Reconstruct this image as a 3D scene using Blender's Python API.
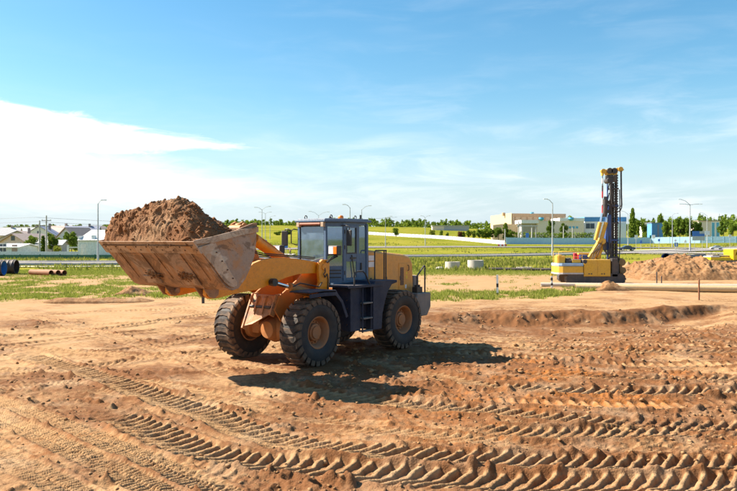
import bpy, bmesh, math, random
import numpy as np
from mathutils import Vector, Matrix

random.seed(7)
rng = np.random.default_rng(11)
R_ = math.radians
for o in list(bpy.data.objects):
    bpy.data.objects.remove(o, do_unlink=True)
scene = bpy.context.scene
COL = scene.collection

# ------------------------------------------------------------------ camera, sky, sun, exposure
FPX, CAMH, HOR = 716.0, 2.95, 239.4          # focal length and horizon row measured on a 737 x 491 photograph
cam = bpy.data.cameras.new('camera')
cam.sensor_width = 36.0
cam.lens = 36.0 * FPX / 737.0
cam.shift_y = -(245.5 - HOR) / 737.0
cam.clip_start = 0.1
cam.clip_end = 20000
cam.dof.use_dof = True
cam.dof.focus_distance = 16.5
cam.dof.aperture_fstop = 2.4
cam_o = bpy.data.objects.new('camera', cam)
COL.objects.link(cam_o)
cam_o.location = (0, 0, CAMH)
cam_o.rotation_euler = (R_(90), 0, 0)
scene.camera = cam_o

SUN_AZ, SUN_EL = R_(-76.0), R_(42.0)          # azimuth measured from +Y (view direction), negative is left
sun_dir = Vector((math.sin(SUN_AZ) * math.cos(SUN_EL), math.cos(SUN_AZ) * math.cos(SUN_EL), math.sin(SUN_EL)))
sd = bpy.data.lights.new('sun', 'SUN')
sd.energy = 5.0
sd.angle = R_(0.53)
sd.color = (1.0, 0.91, 0.77)
so = bpy.data.objects.new('sun', sd)
COL.objects.link(so)
so.rotation_euler = sun_dir.to_track_quat('Z', 'Y').to_euler()

scene.view_settings.view_transform = 'Standard'
scene.view_settings.look = 'None'
scene.view_settings.gamma = 1.0
scene.view_settings.use_curve_mapping = False
scene.view_settings.exposure = 1.48
scene.render.resolution_x, scene.render.resolution_y = 1024, 682

world = bpy.data.worlds.new('World')
scene.world = world
world.use_nodes = True


class NT:
    """tiny node-tree helper"""
    def __init__(s, tree):
        s.t = tree
        tree.nodes.clear()

    def n(s, typ, ins=None, **props):
        nd = s.t.nodes.new(typ)
        for k, v in props.items():
            setattr(nd, k, v)
        if ins:
            for k, v in ins.items():
                s.put(nd.inputs[k], v)
        return nd

    def put(s, sock, v):
        if isinstance(v, bpy.types.NodeSocket):
            s.t.links.new(v, sock)
        elif isinstance(v, (tuple, list)) and len(v) == 3 and sock.type == 'RGBA':
            sock.default_value = (*v, 1)
        else:
            sock.default_value = v

    def m(s, op, a, b=0.0, c=None, clamp=False):
        nd = s.t.nodes.new('ShaderNodeMath')
        nd.operation = op
        nd.use_clamp = clamp
        s.put(nd.inputs[0], a)
        s.put(nd.inputs[1], b)
        if c is not None:
            s.put(nd.inputs[2], c)
        return nd.outputs[0]

    def ss(s, v, a, b):
        nd = s.t.nodes.new('ShaderNodeMapRange')
        nd.interpolation_type = 'SMOOTHSTEP'
        s.put(nd.inputs['Value'], v)
        nd.inputs['From Min'].default_value = a
        nd.inputs['From Max'].default_value = b
        return nd.outputs[0]

    def mix(s, f, a, b, blend='MIX'):
        nd = s.t.nodes.new('ShaderNodeMix')
        nd.data_type = 'RGBA'
        nd.blend_type = blend
        s.put(nd.inputs[0], f)
        s.put(nd.inputs[6], a)
        s.put(nd.inputs[7], b)
        return nd.outputs[2]

    def noise(s, vec, scale, detail=4, rough=0.55, dist=0.0):
        nd = s.n('ShaderNodeTexNoise', {'Scale': scale, 'Detail': detail, 'Roughness': rough, 'Distortion': dist})
        if vec is not None:
            s.t.links.new(vec, nd.inputs['Vector'])
        return nd.outputs[0]


w = NT(world.node_tree)
sky = w.n('ShaderNodeTexSky', sky_type='NISHITA', sun_disc=False, sun_elevation=SUN_EL,
          sun_rotation=SUN_AZ, air_density=1.15, dust_density=0.5, ozone_density=2.2, altitude=150)
tc = w.n('ShaderNodeTexCoord')
sep = w.n('ShaderNodeSeparateXYZ', {0: tc.outputs['Generated']})
X, Y, Z = sep.outputs
az = w.m('ARCTAN2', X, Y)
el = w.m('ARCSINE', Z)
# the blue deepens with height and the air stays pale near the horizon
hsv = w.n('ShaderNodeHueSaturation', {'Hue': 0.488, 'Saturation': 1.32, 'Value': 1.22, 'Color': sky.outputs[0]})
skyc = w.mix(w.m('MULTIPLY', w.ss(el, 0.20, -0.01), 0.85), hsv.outputs[0], (4.5, 5.8, 6.9))
# high thin clouds: streaked noise in azimuth / elevation
vec = w.n('ShaderNodeCombineXYZ', {0: w.m('MULTIPLY', az, 2.6), 1: w.m('MULTIPLY', el, 13.0), 2: 0.0}).outputs[0]
rot = w.n('ShaderNodeVectorRotate', {'Vector': vec, 'Angle': R_(13)}, rotation_type='Z_AXIS').outputs[0]
n1 = w.noise(rot, 2.3, 7, 0.62, 0.5)
n2 = w.noise(vec, 6.0, 6, 0.65, 0.8)
n3 = w.noise(vec, 1.15, 3, 0.5, 0.2)
wisp = w.m('MULTIPLY', w.ss(n1, 0.40, 0.70), w.ss(n3, 0.33, 0.56))
low = w.ss(el, 0.23, 0.06)
wisp = w.m('MULTIPLY', wisp, w.m('MULTIPLY_ADD', low, 0.46, 0.08))
wisp = w.m('MULTIPLY', wisp, w.m('MULTIPLY_ADD', w.ss(az, -0.30, 0.20), 0.75, 0.25))
# the big bright bank on the left: a wedge that thins out towards the right
thick = w.m('MINIMUM', w.m('MULTIPLY', w.m('SUBTRACT', -0.150, az), 0.115), 0.055)
cen = w.m('MULTIPLY_ADD', w.m('ADD', az, 0.157), -0.028, 0.126)
dist = w.m('ABSOLUTE', w.m('SUBTRACT', el, cen))
edge = w.m('ADD', w.m('SUBTRACT', thick, dist), w.m('MULTIPLY', w.m('SUBTRACT', n2, 0.5), 0.030))
bank = w.m('MULTIPLY', w.ss(edge, -0.0035, 0.0095), 0.97)
# second, softer shelf below it
thick2 = w.m('MINIMUM', w.m('MULTIPLY', w.m('SUBTRACT', -0.03, az), 0.13), 0.05)
cen2 = w.m('MULTIPLY_ADD', w.m('ADD', az, 0.1), -0.075, 0.062)
edge2 = w.m('ADD', w.m('SUBTRACT', thick2, w.m('ABSOLUTE', w.m('SUBTRACT', el, cen2))),
            w.m('MULTIPLY', w.m('SUBTRACT', n2, 0.5), 0.05))
shelf = w.m('MULTIPLY', w.ss(edge2, -0.018, 0.030), w.m('MULTIPLY_ADD', n1, 1.1, 0.12))
dens = w.m('MAXIMUM', w.m('MAXIMUM', wisp, bank), shelf, clamp=True)
cl = w.mix(dens, skyc, (9.2, 9.3, 9.4))
bg = w.n('ShaderNodeBackground', {'Color': cl, 'Strength': 0.051})
w.n('ShaderNodeOutputWorld', {0: bg.outputs[0]})


# ------------------------------------------------------------------ object helpers
def tag(o, label=None, cat=None, group=None, kind=None):
    if label: o['label'] = label
    if cat: o['category'] = cat
    if group: o['group'] = group
    if kind: o['kind'] = kind
    return o


def empty(name, loc=(0, 0, 0), rz=0.0, label=None, cat=None, group=None):
    o = bpy.data.objects.new(name, None)
    o.empty_display_size = 0.3
    COL.objects.link(o)
    o.location = loc
    o.rotation_euler = (0, 0, rz)
    return tag(o, label, cat, group)


def link(name, me, parent=None, loc=None, rz=None):
    o = bpy.data.objects.new(name, me)
    COL.objects.link(o)
    if parent is not None: o.parent = parent
    if loc is not None: o.location = loc
    if rz is not None: o.rotation_euler = (0, 0, rz)
    return o


def copy_tree(o, parent=None):
    c = o.copy()
    COL.objects.link(c)
    c.parent = parent
    for ch in list(o.children):
        copy_tree(ch, c)
    return c


def basis(d):
    d = Vector(d).normalized()
    a = Vector((0, 0, 1)) if abs(d.z) < 0.9 else Vector((1, 0, 0))
    u = d.cross(a).normalized()
    v = d.cross(u).normalized()
    return u, v, d


class MB:
    def __init__(s):
        s.v, s.f = [], []

    def add(s, verts, faces):
        b = len(s.v)
        s.v += [tuple(p) for p in verts]
        s.f += [tuple(i + b for i in f) for f in faces]
        return s

    def box(s, c, d, rot=None):
        x, y, z = [k / 2 for k in d]
        P = [Vector((i * x, j * y, k * z)) for i in (-1, 1) for j in (-1, 1) for k in (-1, 1)]
        if rot is not None:
            P = [rot @ p for p in P]
        P = [p + Vector(c) for p in P]
        return s.add(P, [(0, 1, 3, 2), (4, 6, 7, 5), (0, 4, 5, 1), (2, 3, 7, 6), (0, 2, 6, 4), (1, 5, 7, 3)])

    def bx(s, x0, x1, y0, y1, z0, z1):
        return s.box(((x0 + x1) / 2, (y0 + y1) / 2, (z0 + z1) / 2), (abs(x1 - x0), abs(y1 - y0), abs(z1 - z0)))

    def bar(s, p0, p1, wd, ht):
        """rectangular bar between two points"""
        p0, p1 = Vector(p0), Vector(p1)
        u, v, d = basis(p1 - p0)
        P = [p + u * i * wd / 2 + v * j * ht / 2 for p in (p0, p1) for i, j in ((-1, -1), (1, -1), (1, 1), (-1, 1))]
        return s.add(P, [(0, 1, 2, 3), (7, 6, 5, 4), (0, 4, 5, 1), (1, 5, 6, 2), (2, 6, 7, 3), (3, 7, 4, 0)])

    def prism(s, poly, a, b, axis='y'):
        """polygon extruded along an axis; poly is (x,z) for y, (x,y) for z, (y,z) for x"""
        n = len(poly)
        def mk(p, t):
            return {'y': (p[0], t, p[1]), 'z': (p[0], p[1], t), 'x': (t, p[0], p[1])}[axis]
        P = [mk(p, a) for p in poly] + [mk(p, b) for p in poly]
        F = [tuple(range(n))[::-1], tuple(range(n, 2 * n))]
        F += [(i, (i + 1) % n, n + (i + 1) % n, n + i) for i in range(n)]
        return s.add(P, F)

    def strip(s, path, th, a, b, axis='y'):
        """a bent plate: open path in (x,z) given thickness th, extruded a..b along y"""
        n = len(path)
        off = []
        for i in range(n):
            p0 = Vector(path[max(0, i - 1)]); p1 = Vector(path[min(n - 1, i + 1)])
            d = (p1 - p0).normalized()
            off.append((path[i][0] - d.y * th, path[i][1] + d.x * th))
        for i in range(n - 1):
            s.prism([path[i], path[i + 1], off[i + 1], off[i]], a, b, axis)
        return s

    def cyl(s, p0, p1, r0, r1=None, n=14, caps=True):
        r1 = r0 if r1 is None else r1
        p0, p1 = Vector(p0), Vector(p1)
        u, v, d = basis(p1 - p0)
        P = []
        for p, r in ((p0, r0), (p1, r1)):
            for i in range(n):
                t = 2 * math.pi * i / n
                P.append(p + (u * math.cos(t) + v * math.sin(t)) * r)
        F = [(i, (i + 1) % n, n + (i + 1) % n, n + i) for i in range(n)]
        if caps:
            F += [tuple(range(n))[::-1], tuple(range(n, 2 * n))]
        return s.add(P, F)

    def tube(s, pts, r, n=8, caps=True):
        pts = [Vector(p) for p in pts]
        rs = r if isinstance(r, (list, tuple)) else [r] * len(pts)
        P = []
        u0 = None
        for k, p in enumerate(pts):
            d = (pts[min(k + 1, len(pts) - 1)] - pts[max(k - 1, 0)]).normalized()
            if u0 is None:
                u, v, _ = basis(d)
            else:
                u = (u0 - d * u0.dot(d)).normalized(); v = d.cross(u)
            u0 = u
            for i in range(n):
                t = 2 * math.pi * i / n
                P.append(p + (u * math.cos(t) + v * math.sin(t)) * rs[k])
        F = []
        for k in range(len(pts) - 1):
            F += [(k * n + i, k * n + (i + 1) % n, (k + 1) * n + (i + 1) % n, (k + 1) * n + i) for i in range(n)]
        if caps:
            F += [tuple(range(n))[::-1], tuple(range(len(P) - n, len(P)))]
        return s.add(P, F)

    def lathe(s, prof, c, axis=(0, 1, 0), n=32):
        """prof: (radius, height along axis); open ends are fine where hidden"""
        u, v, d = basis(axis)
        c = Vector(c)
        P = []
        for r, h in prof:
            for i in range(n):
                t = 2 * math.pi * i / n
                P.append(c + d * h + (u * math.cos(t) + v * math.sin(t)) * max(r, 1e-4))
        F = []
        for k in range(len(prof) - 1):
            F += [(k * n + i, k * n + (i + 1) % n, (k + 1) * n + (i + 1) % n, (k + 1) * n + i) for i in range(n)]
        return s.add(P, F)

    def ball(s, c, r, n=12, m=8):
        rx, ry, rz = r if isinstance(r, (tuple, list)) else (r, r, r)
        P, F = [], []
        for j in range(m + 1):
            ph = math.pi * j / m
            for i in range(n):
                t = 2 * math.pi * i / n
                P.append((c[0] + rx * math.sin(ph) * math.cos(t), c[1] + ry * math.sin(ph) * math.sin(t), c[2] + rz * math.cos(ph)))
        for j in range(m):
            F += [(j * n + i, j * n + (i + 1) % n, (j + 1) * n + (i + 1) % n, (j + 1) * n + i) for i in range(n)]
        return s.add(P, F)

    def mesh(s, name, mat=None, smooth=None):
        me = bpy.data.meshes.new(name)
        me.from_pydata(s.v, [], s.f)
        bm = bmesh.new(); bm.from_mesh(me)
        bmesh.ops.remove_doubles(bm, verts=bm.verts, dist=1e-5)
        bmesh.ops.recalc_face_normals(bm, faces=bm.faces)
        bm.to_mesh(me); bm.free()
        if smooth is not None:
            for p in me.polygons: p.use_smooth = True
            me.set_sharp_from_angle(angle=R_(smooth))
        if mat is not None: me.materials.append(mat)
        return me

    def build(s, name, mat, parent=None, smooth=None, bevel=0.0, loc=None, rz=None):
        o = link(name, s.mesh(name, mat, smooth), parent, loc, rz)
        if bevel:
            b = o.modifiers.new('bevel', 'BEVEL')
            b.width = bevel; b.segments = 2; b.limit_method = 'ANGLE'; b.angle_limit = R_(35)
        return o


# ------------------------------------------------------------------ materials
MATS = {}


def pbr(name, col, rough=0.6, metal=0.0, spec=0.5):
    if name in MATS: return MATS[name]
    m = bpy.data.materials.new(name); m.use_nodes = True
    t = NT(m.node_tree)
    tcn = t.n('ShaderNodeTexCoord')
    n = t.noise(tcn.outputs['Object'], 3.0, 5, 0.6)
    c = t.mix(t.ss(n, 0.3, 0.7), tuple(k * 0.86 for k in col), tuple(min(1, k * 1.1) for k in col))
    b = t.n('ShaderNodeBsdfPrincipled', {'Base Color': c, 'Roughness': rough, 'Metallic': metal, 'Specular IOR Level': spec})
    t.n('ShaderNodeOutputMaterial', {0: b.outputs[0]})
    MATS[name] = m
    return m


def worn(name, paint, dust=(0.40, 0.25, 0.14), amount=0.5, rough=0.45, rust=None, scale=2.0, metal=0.0, chips=0.0, splash=0.0, updust=0.7, spec=0.5, stain=0.0):
    """painted or bare metal with dust that settles on upper faces, mud splash low down and rust spots"""
    if name in MATS: return MATS[name]
    m = bpy.data.materials.new(name); m.use_nodes = True
    t = NT(m.node_tree)
    tcn = t.n('ShaderNodeTexCoord')
    geo = t.n('ShaderNodeNewGeometry')
    ob = tcn.outputs['Object']
    n_big = t.noise(ob, scale, 6, 0.62, 0.3)
    n_mid = t.noise(ob, scale * 5, 5, 0.65)
    n_fine = t.noise(ob, 55, 3, 0.6)
    up = t.n('ShaderNodeSeparateXYZ', {0: geo.outputs['Normal']}).outputs[2]
    c = t.mix(t.ss(n_mid, 0.35, 0.75), paint, tuple(k * 0.82 for k in paint))
    if rust:
        c = t.mix(t.m('MULTIPLY', t.ss(n_big, 0.50, 0.62), 0.85), c, rust)
        c = t.mix(t.m('MULTIPLY', t.ss(n_mid, 0.58, 0.7), 0.5), c, tuple(k * 0.55 for k in rust))
    if chips:
        c = t.mix(t.m('MULTIPLY', t.ss(n_fine, 0.60, 0.68), chips), c, (0.13, 0.075, 0.045))
    d = t.m('MULTIPLY', t.ss(n_big, 0.36, 0.72), amount)
    d = t.m('ADD', d, t.m('MULTIPLY', t.ss(up, 0.4, 0.95), updust))
    d = t.m('ADD', d, t.m('MULTIPLY', t.ss(n_fine, 0.55, 0.7), amount * 0.3))
    if splash:
        hz = t.n('ShaderNodeSeparateXYZ', {0: geo.outputs['Position']}).outputs[2]
        sp = t.m('MULTIPLY', t.ss(t.m('ADD', hz, t.m('MULTIPLY', n_mid, 0.9)), 2.0, 0.9), splash)
        d = t.m('ADD', d, sp)
    streak = t.noise(t.n('ShaderNodeMapping', {'Vector': ob, 'Scale': (9.0, 9.0, 0.9)}).outputs[0], 1.0, 4, 0.6)
    d = t.m('ADD', d, t.m('MULTIPLY', t.ss(streak, 0.5, 0.75), amount * 0.45))
    d = t.m('MINIMUM', d, 0.94)
    c = t.mix(d, c, dust)
    if stain:
        sn = t.noise(ob, 1.7, 7, 0.68, 1.6)
        c = t.mix(t.m('MULTIPLY', t.ss(sn, 0.52, 0.60), stain), c, (0.085, 0.042, 0.022))
        sv = t.noise(t.n('ShaderNodeMapping', {'Vector': ob, 'Rotation': (0.4, 0.8, 0.3), 'Scale': (1.2, 26.0, 3.0)}).outputs[0], 1.6, 3, 0.5)
        c = t.mix(t.m('MULTIPLY', t.ss(sv, 0.60, 0.66), stain * 0.8), c, (0.52, 0.44, 0.38))
        sn2 = t.noise(ob, 9.0, 5, 0.7, 0.8)
        c = t.mix(t.m('MULTIPLY', t.ss(sn2, 0.60, 0.68), stain * 0.7), c, (0.13, 0.06, 0.03))
    r = t.m('MULTIPLY_ADD', d, 0.92 - rough, rough)
    bump = t.n('ShaderNodeBump', {'Strength': 0.25, 'Distance': 0.01, 'Height': t.m('ADD', n_fine, t.m('MULTIPLY', n_mid, 1.5))})
    b = t.n('ShaderNodeBsdfPrincipled', {'Base Color': c, 'Roughness': r, 'Metallic': t.m('MULTIPLY', t.m('SUBTRACT', 1.0, d), metal),
                                        'Normal': bump.outputs[0], 'Specular IOR Level': spec})
    t.n('ShaderNodeOutputMaterial', {0: b.outputs[0]})
    MATS[name] = m
    return m


def glass(name, tint=(0.62, 0.72, 0.80), refl=1.0):
    if name in MATS: return MATS[name]
    m = bpy.data.materials.new(name); m.use_nodes = True
    t = NT(m.node_tree)
    tr = t.n('ShaderNodeBsdfTransparent', {0: tint})
    gl = t.n('ShaderNodeBsdfGlossy', {'Color': (0.72, 0.88, 1.0), 'Roughness': 0.03})
    tcn = t.n('ShaderNodeTexCoord')
    dn = t.noise(tcn.outputs['Object'], 4, 5, 0.6)
    df = t.n('ShaderNodeBsdfDiffuse', {0: (0.28, 0.42, 0.56)})
    fr = t.n('ShaderNodeFresnel', {0: 1.52})
    a = t.n('ShaderNodeMixShader', {0: t.m('MULTIPLY_ADD', fr.outputs[0], refl, 0.16, clamp=True), 1: tr.outputs[0], 2: gl.outputs[0]})
    b = t.n('ShaderNodeMixShader', {0: t.m('MULTIPLY_ADD', t.ss(dn, 0.35, 0.8), 0.20, 0.15), 1: a.outputs[0], 2: df.outputs[0]})
    t.n('ShaderNodeOutputMaterial', {0: b.outputs[0]})
    MATS[name] = m
    return m


def leafmat(name, c1, c2, trans=0.25):
    if name in MATS: return MATS[name]
    m = bpy.data.materials.new(name); m.use_nodes = True
    t = NT(m.node_tree)
    geo = t.n('ShaderNodeNewGeometry')
    oi = t.n('ShaderNodeObjectInfo')
    f = t.m('FRACT', t.m('ADD', geo.outputs['Random Per Island'], t.m('MULTIPLY', oi.outputs['Random'], 0.37)))
    c = t.mix(f, c1, c2)
    d = t.n('ShaderNodeBsdfDiffuse', {0: c})
    tl = t.n('ShaderNodeBsdfTranslucent', {0: t.mix(0.5, c, (0.30, 0.36, 0.05))})
    a = t.n('ShaderNodeMixShader', {0: trans, 1: d.outputs[0], 2: tl.outputs[0]})
    t.n('ShaderNodeOutputMaterial', {0: a.outputs[0]})
    MATS[name] = m
    return m


# ------------------------------------------------------------------ terrain
def sstep(a, b, x):
    t = np.clip((x - a) / (b - a), 0, 1)
    return t * t * (3 - 2 * t)


PXU = (np.array([-300, 0, 110, 200, 260, 365, 430, 504, 560, 640, 737, 1000]) - 368.5) / FPX
Z300 = np.array([0.8, 0.8, 0.8, 2.5, 4.6, 4.9, 3.4, 1.9, 1.5, 1.6, 2.4, 2.4])
Z600 = np.array([9, 9, 10, 13, 14.5, 13.5, 12.5, 11, 9.5, 10, 12, 12])


def terr(x, y):
    x = np.asarray(x, float); y = np.asarray(y, float)
    u = x / np.maximum(y, 1e-3)
    z3, z6 = np.interp(u, PXU, Z300), np.interp(u, PXU, Z600)
    return sstep(150, 300, y) * z3 + sstep(300, 600, y) * (z6 - z3)


def at(px, D, dz=0.0):
    """a point on the ground seen in column px at distance D"""
    x = (px - 368.5) / FPX * D
    return Vector((x, D, float(terr(x, D)) + dz))


def zrow(py, D):
    """height that shows in row py at distance D"""
    return CAMH + (HOR - py) / FPX * D


def gp(px, py):
    """flat-ground point seen at a pixel of the photograph"""
    D = FPX * CAMH / (py - HOR)
    return ((px - 368.5) / FPX * D, D)


_tab = [rng.random((256, 256)) for _ in range(6)]


def vn(x, y, k=0):
    """smooth value noise, 0..1"""
    T = _tab[k % 6]
    xi = np.floor(x).astype(np.int64); yi = np.floor(y).astype(np.int64)
    fx, fy = x - xi, y - yi
    fx = fx * fx * fx * (fx * (fx * 6 - 15) + 10); fy = fy * fy * fy * (fy * (fy * 6 - 15) + 10)
    x0, x1, y0, y1 = xi & 255, (xi + 1) & 255, yi & 255, (yi + 1) & 255
    return (T[x0, y0] * (1 - fx) + T[x1, y0] * fx) * (1 - fy) + (T[x0, y1] * (1 - fx) + T[x1, y1] * fx) * fy


def fbm(x, y, cell, octv=4, gain=0.5, k=0):
    s, a, tot = 0, 1, 0
    for i in range(octv):
        c, sn = math.cos(0.7 * i + k), math.sin(0.7 * i + k)
        s = s + a * vn((x * c - y * sn) / cell + 17 * i, (x * sn + y * c) / cell + 5 * i, k + i)
        tot += a; a *= gain; cell *= 0.5
    return s / tot


# --- yard: rows and columns that get wider with distance
NR, NCOL = 1120, 880
Y0, Y1 = 4.6, 72.0
rows = np.exp(np.linspace(math.log(Y0), math.log(Y1), NR))
cols = np.linspace(-0.74, 0.74, NCOL)
gy, gu = np.meshgrid(rows, cols, indexing='ij')
gx = gu * gy
gx = gx + 0.0

# pit edge on the right: bright flat ground behind, a low dark bank facing the camera
pit_pts = np.array([gp(*p) for p in [(395, 318), (440, 318), (490, 316), (540, 315.5), (600, 315), (650, 312), (690, 309), (720, 307), (900, 304)]])
pit_y = np.interp(gu, pit_pts[:, 0] / pit_pts[:, 1], pit_pts[:, 1])
pit_y = pit_y + 2.0 * (fbm(gx, gy, 3.2, 5, 0.6, k=2) - 0.5)
dp = pit_y - gy                                             # positive = on the camera side of the edge
pit_in = sstep((375 - 368.5) / FPX, (510 - 368.5) / FPX, gu) * (1 - sstep((700 - 368.5) / FPX, (740 - 368.5) / FPX, gu) * 0.75)
pit = -0.34 * sstep(-0.1, 1.0, dp + 0.5 * (fbm(gx, gy, 0.5, 4, 0.65, k=3) - 0.5)) * (1 - sstep(2.5, 9.0, dp)) * pit_in
lip = 0.13 * np.exp(-((dp + 0.25) / 0.45) ** 2) * pit_in * (0.4 + 1.1 * fbm(gx, gy, 0.8, 3, k=4))

far_f = 1 - sstep(20, 45, gy)
und = 0.16 * (fbm(gx, gy, 7.0, 3, k=1) - 0.5) + 0.10 * (fbm(gx, gy, 2.2, 3, k=3) - 0.5)
und = und * (1 - 0.6 * sstep(45, 65, gy))

# churned soil: most on the right and along the haul lines; the left is drier and packed
px_ = gu * FPX + 368.5
py_ = HOR + FPX * CAMH / gy
ch = 0.30 + 0.52 * sstep(230, 450, px_ + 0.9 * (py_ - 380)) + 0.85 * (fbm(gx, gy, 2.6, 5, 0.6, k=5) - 0.5) * 2
ch += 0.45 * np.exp(-((dp - 0.3) / 0.9) ** 2) * pit_in + 0.14 * sstep(318, 345, py_) * (1 - sstep(250, 400, px_))
ch += 0.38 * np.exp(-((px_ - 380) / 150) ** 2 - ((py_ - 372) / 20) ** 2)
ch *= 1 - 0.75 * sstep(325, 306, py_)
ch = np.clip(ch, 0.05, 1)
grassz = np.zeros_like(gx)

clod = np.abs(fbm(gx, gy, 0.34, 4, 0.55, k=1) - 0.5) * 2
bill = fbm(gx, gy, 0.13, 3, 0.6, k=2)
fine = fbm(gx, gy, 0.06, 2, 0.6, k=4)
wv = np.clip(gy / 14.0, 1, 4)                                # finest relief fades where the grid is coarser
rough = ch * (0.058 * (0.35 - clod) + 0.052 * (bill - 0.5) + 0.024 * (fine - 0.5) / wv) \
    + (1 - ch) * (0.014 * (bill - 0.5) + 0.006 * (fine - 0.5) / wv + 0.02 * (fbm(gx, gy, 0.6, 2, k=3) - 0.5))
lump = np.maximum(0, fbm(gx, gy, 0.22, 3, 0.5, k=5) - 0.62) * 0.40 * ch
hgt = und + pit + lip + (rough + lump) * (0.35 + 0.65 * far_f)
loose = 0.13 + ch * 0.62 + 0.9 * (fbm(gx, gy, 1.4, 5, 0.6, k=3) - 0.5) + 0.5 * (fbm(gx, gy * 1.6, 5.0, 3, 0.5, k=0) - 0.5)
loose += 0.55 * np.exp(-((dp - 0.5) / 0.8) ** 2) * pit_in
loose += 0.42 * np.exp(-((px_ - 400) / 150) ** 2 - ((py_ - 368) / 24) ** 2) + 0.25 * np.exp(-((px_ - 420) / 260) ** 2 - ((py_ - 425) / 22) ** 2)  # browner soil by the loader, partly its cast shadow put into the colour

# --- tyre and crawler tracks: (centre line in photograph pixels, width, lug pitch, lug height, depth, strength, style)
TR = [
    ([(20, 352), (95, 377), (165, 401), (240, 428), (300, 444.5), (380, 456), (490, 463), (600, 466), (737, 466), (900, 463)], .72, .205, .10, .07, 1.0, 0),
    ([(96, 412), (142, 429), (190, 447), (240, 459), (300, 467), (400, 479), (490, 486), (600, 488), (737, 487), (900, 485)], .72, .205, .095, .065, 1.0, 0),
    ([(330, 356), (395, 368), (440, 378), (490, 387), (560, 392), (650, 394), (737, 394), (880, 392)], .70, .225, .10, .07, .9, 0),
    ([(250, 381), (300, 391), (350, 400), (420, 408), (490, 414), (600, 424), (737, 427), (880, 428)], .72, .225, .11, .08, 1.0, 0),
    ([(405, 351), (470, 352), (540, 357), (620, 363), (737, 366), (850, 367)], .66, .22, .085, .05, .9, 0),
    ([(420, 342), (500, 345), (600, 350), (737, 353), (850, 353)], .64, .22, .08, .05, .85, 0),
    ([(500, 374), (580, 377), (660, 380), (737, 380), (850, 379)], .60, .22, .08, .05, .8, 0),
    ([(560, 440), (640, 443), (737, 441), (860, 437)], .6, .22, .06, .03, .55, 0),
    ([(380, 331), (460, 331), (540, 333), (640, 339), (737, 343), (850, 345)], .62, .24, .07, .04, .8, 0),
    ([(-90, 372), (0, 404), (60, 425), (120, 449), (190, 479), (260, 512)], .46, .085, .055, .03, 1.0, 1),
    ([(-90, 386), (0, 420), (60, 447), (120, 474), (180, 505)], .44, .085, .055, .03, 1.0, 1),
    ([(-60, 430), (0, 456), (50, 480), (90, 505)], .46, .085, .05, .03, .9, 1),
    ([(-60, 380), (0, 376), (60, 371), (140, 360), (215, 351), (290, 345)], .5, .2, .05, .035, .6, 0),
    ([(-60, 352), (0, 347), (80, 338), (180, 329), (260, 324)], .55, .22, .045, .03, .55, 0),
    ([(-60, 363), (0, 360), (90, 355), (160, 344), (230, 330)], .5, .22, .035, .025, .5, 0),
    ([(60, 316), (140, 318), (220, 322), (300, 327)], .5, .24, .03, .02, .5, 0),
    ([(100, 372), (180, 371), (250, 366), (330, 359)], .6, .215, .05, .03, .6, 0),
    ([(430, 312), (520, 309), (620, 306), (737, 300)], .6, .24, .03, .02, .5, 0),
    ([(-60, 400), (30, 388), (110, 384), (190, 384)], .5, .1, .03, .02, .5, 1),
    ([(120, 440), (200, 470), (280, 495)], .5, .2, .06, .035, .7, 0),
    ([(440, 432), (540, 436), (640, 435), (737, 433), (880, 430)], .64, .2, .07, .04, .8, 0),
    ([(300, 428), (400, 436), (480, 444), (560, 450), (660, 452), (800, 451)], .5, .19, .05, .03, .7, 0),
    ([(440, 401), (540, 405), (640, 407), (760, 406)], .55, .21, .07, .04, .8, 0),
    ([(180, 338), (250, 333), (330, 333), (420, 338)], .5, .21, .05, .03, .7, 0),
    ([(-40, 330), (60, 325), (160, 322), (260, 317)], .5, .2, .035, .025, .6, 0),
    ([(470, 334), (560, 338), (650, 345), (760, 349)], .55, .22, .06, .04, .8, 0),
    ([(-60, 338), (30, 335), (110, 328), (180, 318), (240, 309)], .5, .22, .05, .03, .8, 0),
    ([(-60, 368), (40, 372), (120, 380), (190, 392), (260, 408)], .5, .2, .06, .035, .8, 0),
    ([(10, 312), (90, 330), (150, 348), (220, 372)], .5, .22, .05, .03, .7, 0),
    ([(-60, 344), (40, 350), (130, 356), (215, 362), (300, 374)], .55, .2, .06, .035, .8, 0),
    ([(130, 308), (200, 312), (300, 314), (400, 316)], .5, .24, .05, .03, .7, 0),
    ([(0, 318), (70, 312), (150, 309), (230, 306)], .45, .2, .04, .03, .7, 1),
    ([(60, 392), (130, 396), (210, 404), (290, 416), (360, 424)], .5, .2, .055, .03, .8, 0),
]


def smooth_path(pts, n=140):
    P = np.array([gp(*p) for p in pts])
    t = np.arange(len(P)); tt = np.linspace(0, len(P) - 1, n)
    out = np.zeros((n, 2))
    for j in range(2):                                       # Catmull-Rom
        p = np.concatenate([[2 * P[0, j] - P[1, j]], P[:, j], [2 * P[-1, j] - P[-2, j]]])
        i = np.minimum(tt.astype(int), len(P) - 2); f = tt - i
        a, b, c, d = p[i], p[i + 1], p[i + 2], p[i + 3]
        out[:, j] = 0.5 * (2 * b + (c - a) * f + (2 * a - 5 * b + 4 * c - d) * f ** 2 + (3 * b - a - 3 * c + d) * f ** 3)
    return out


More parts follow.
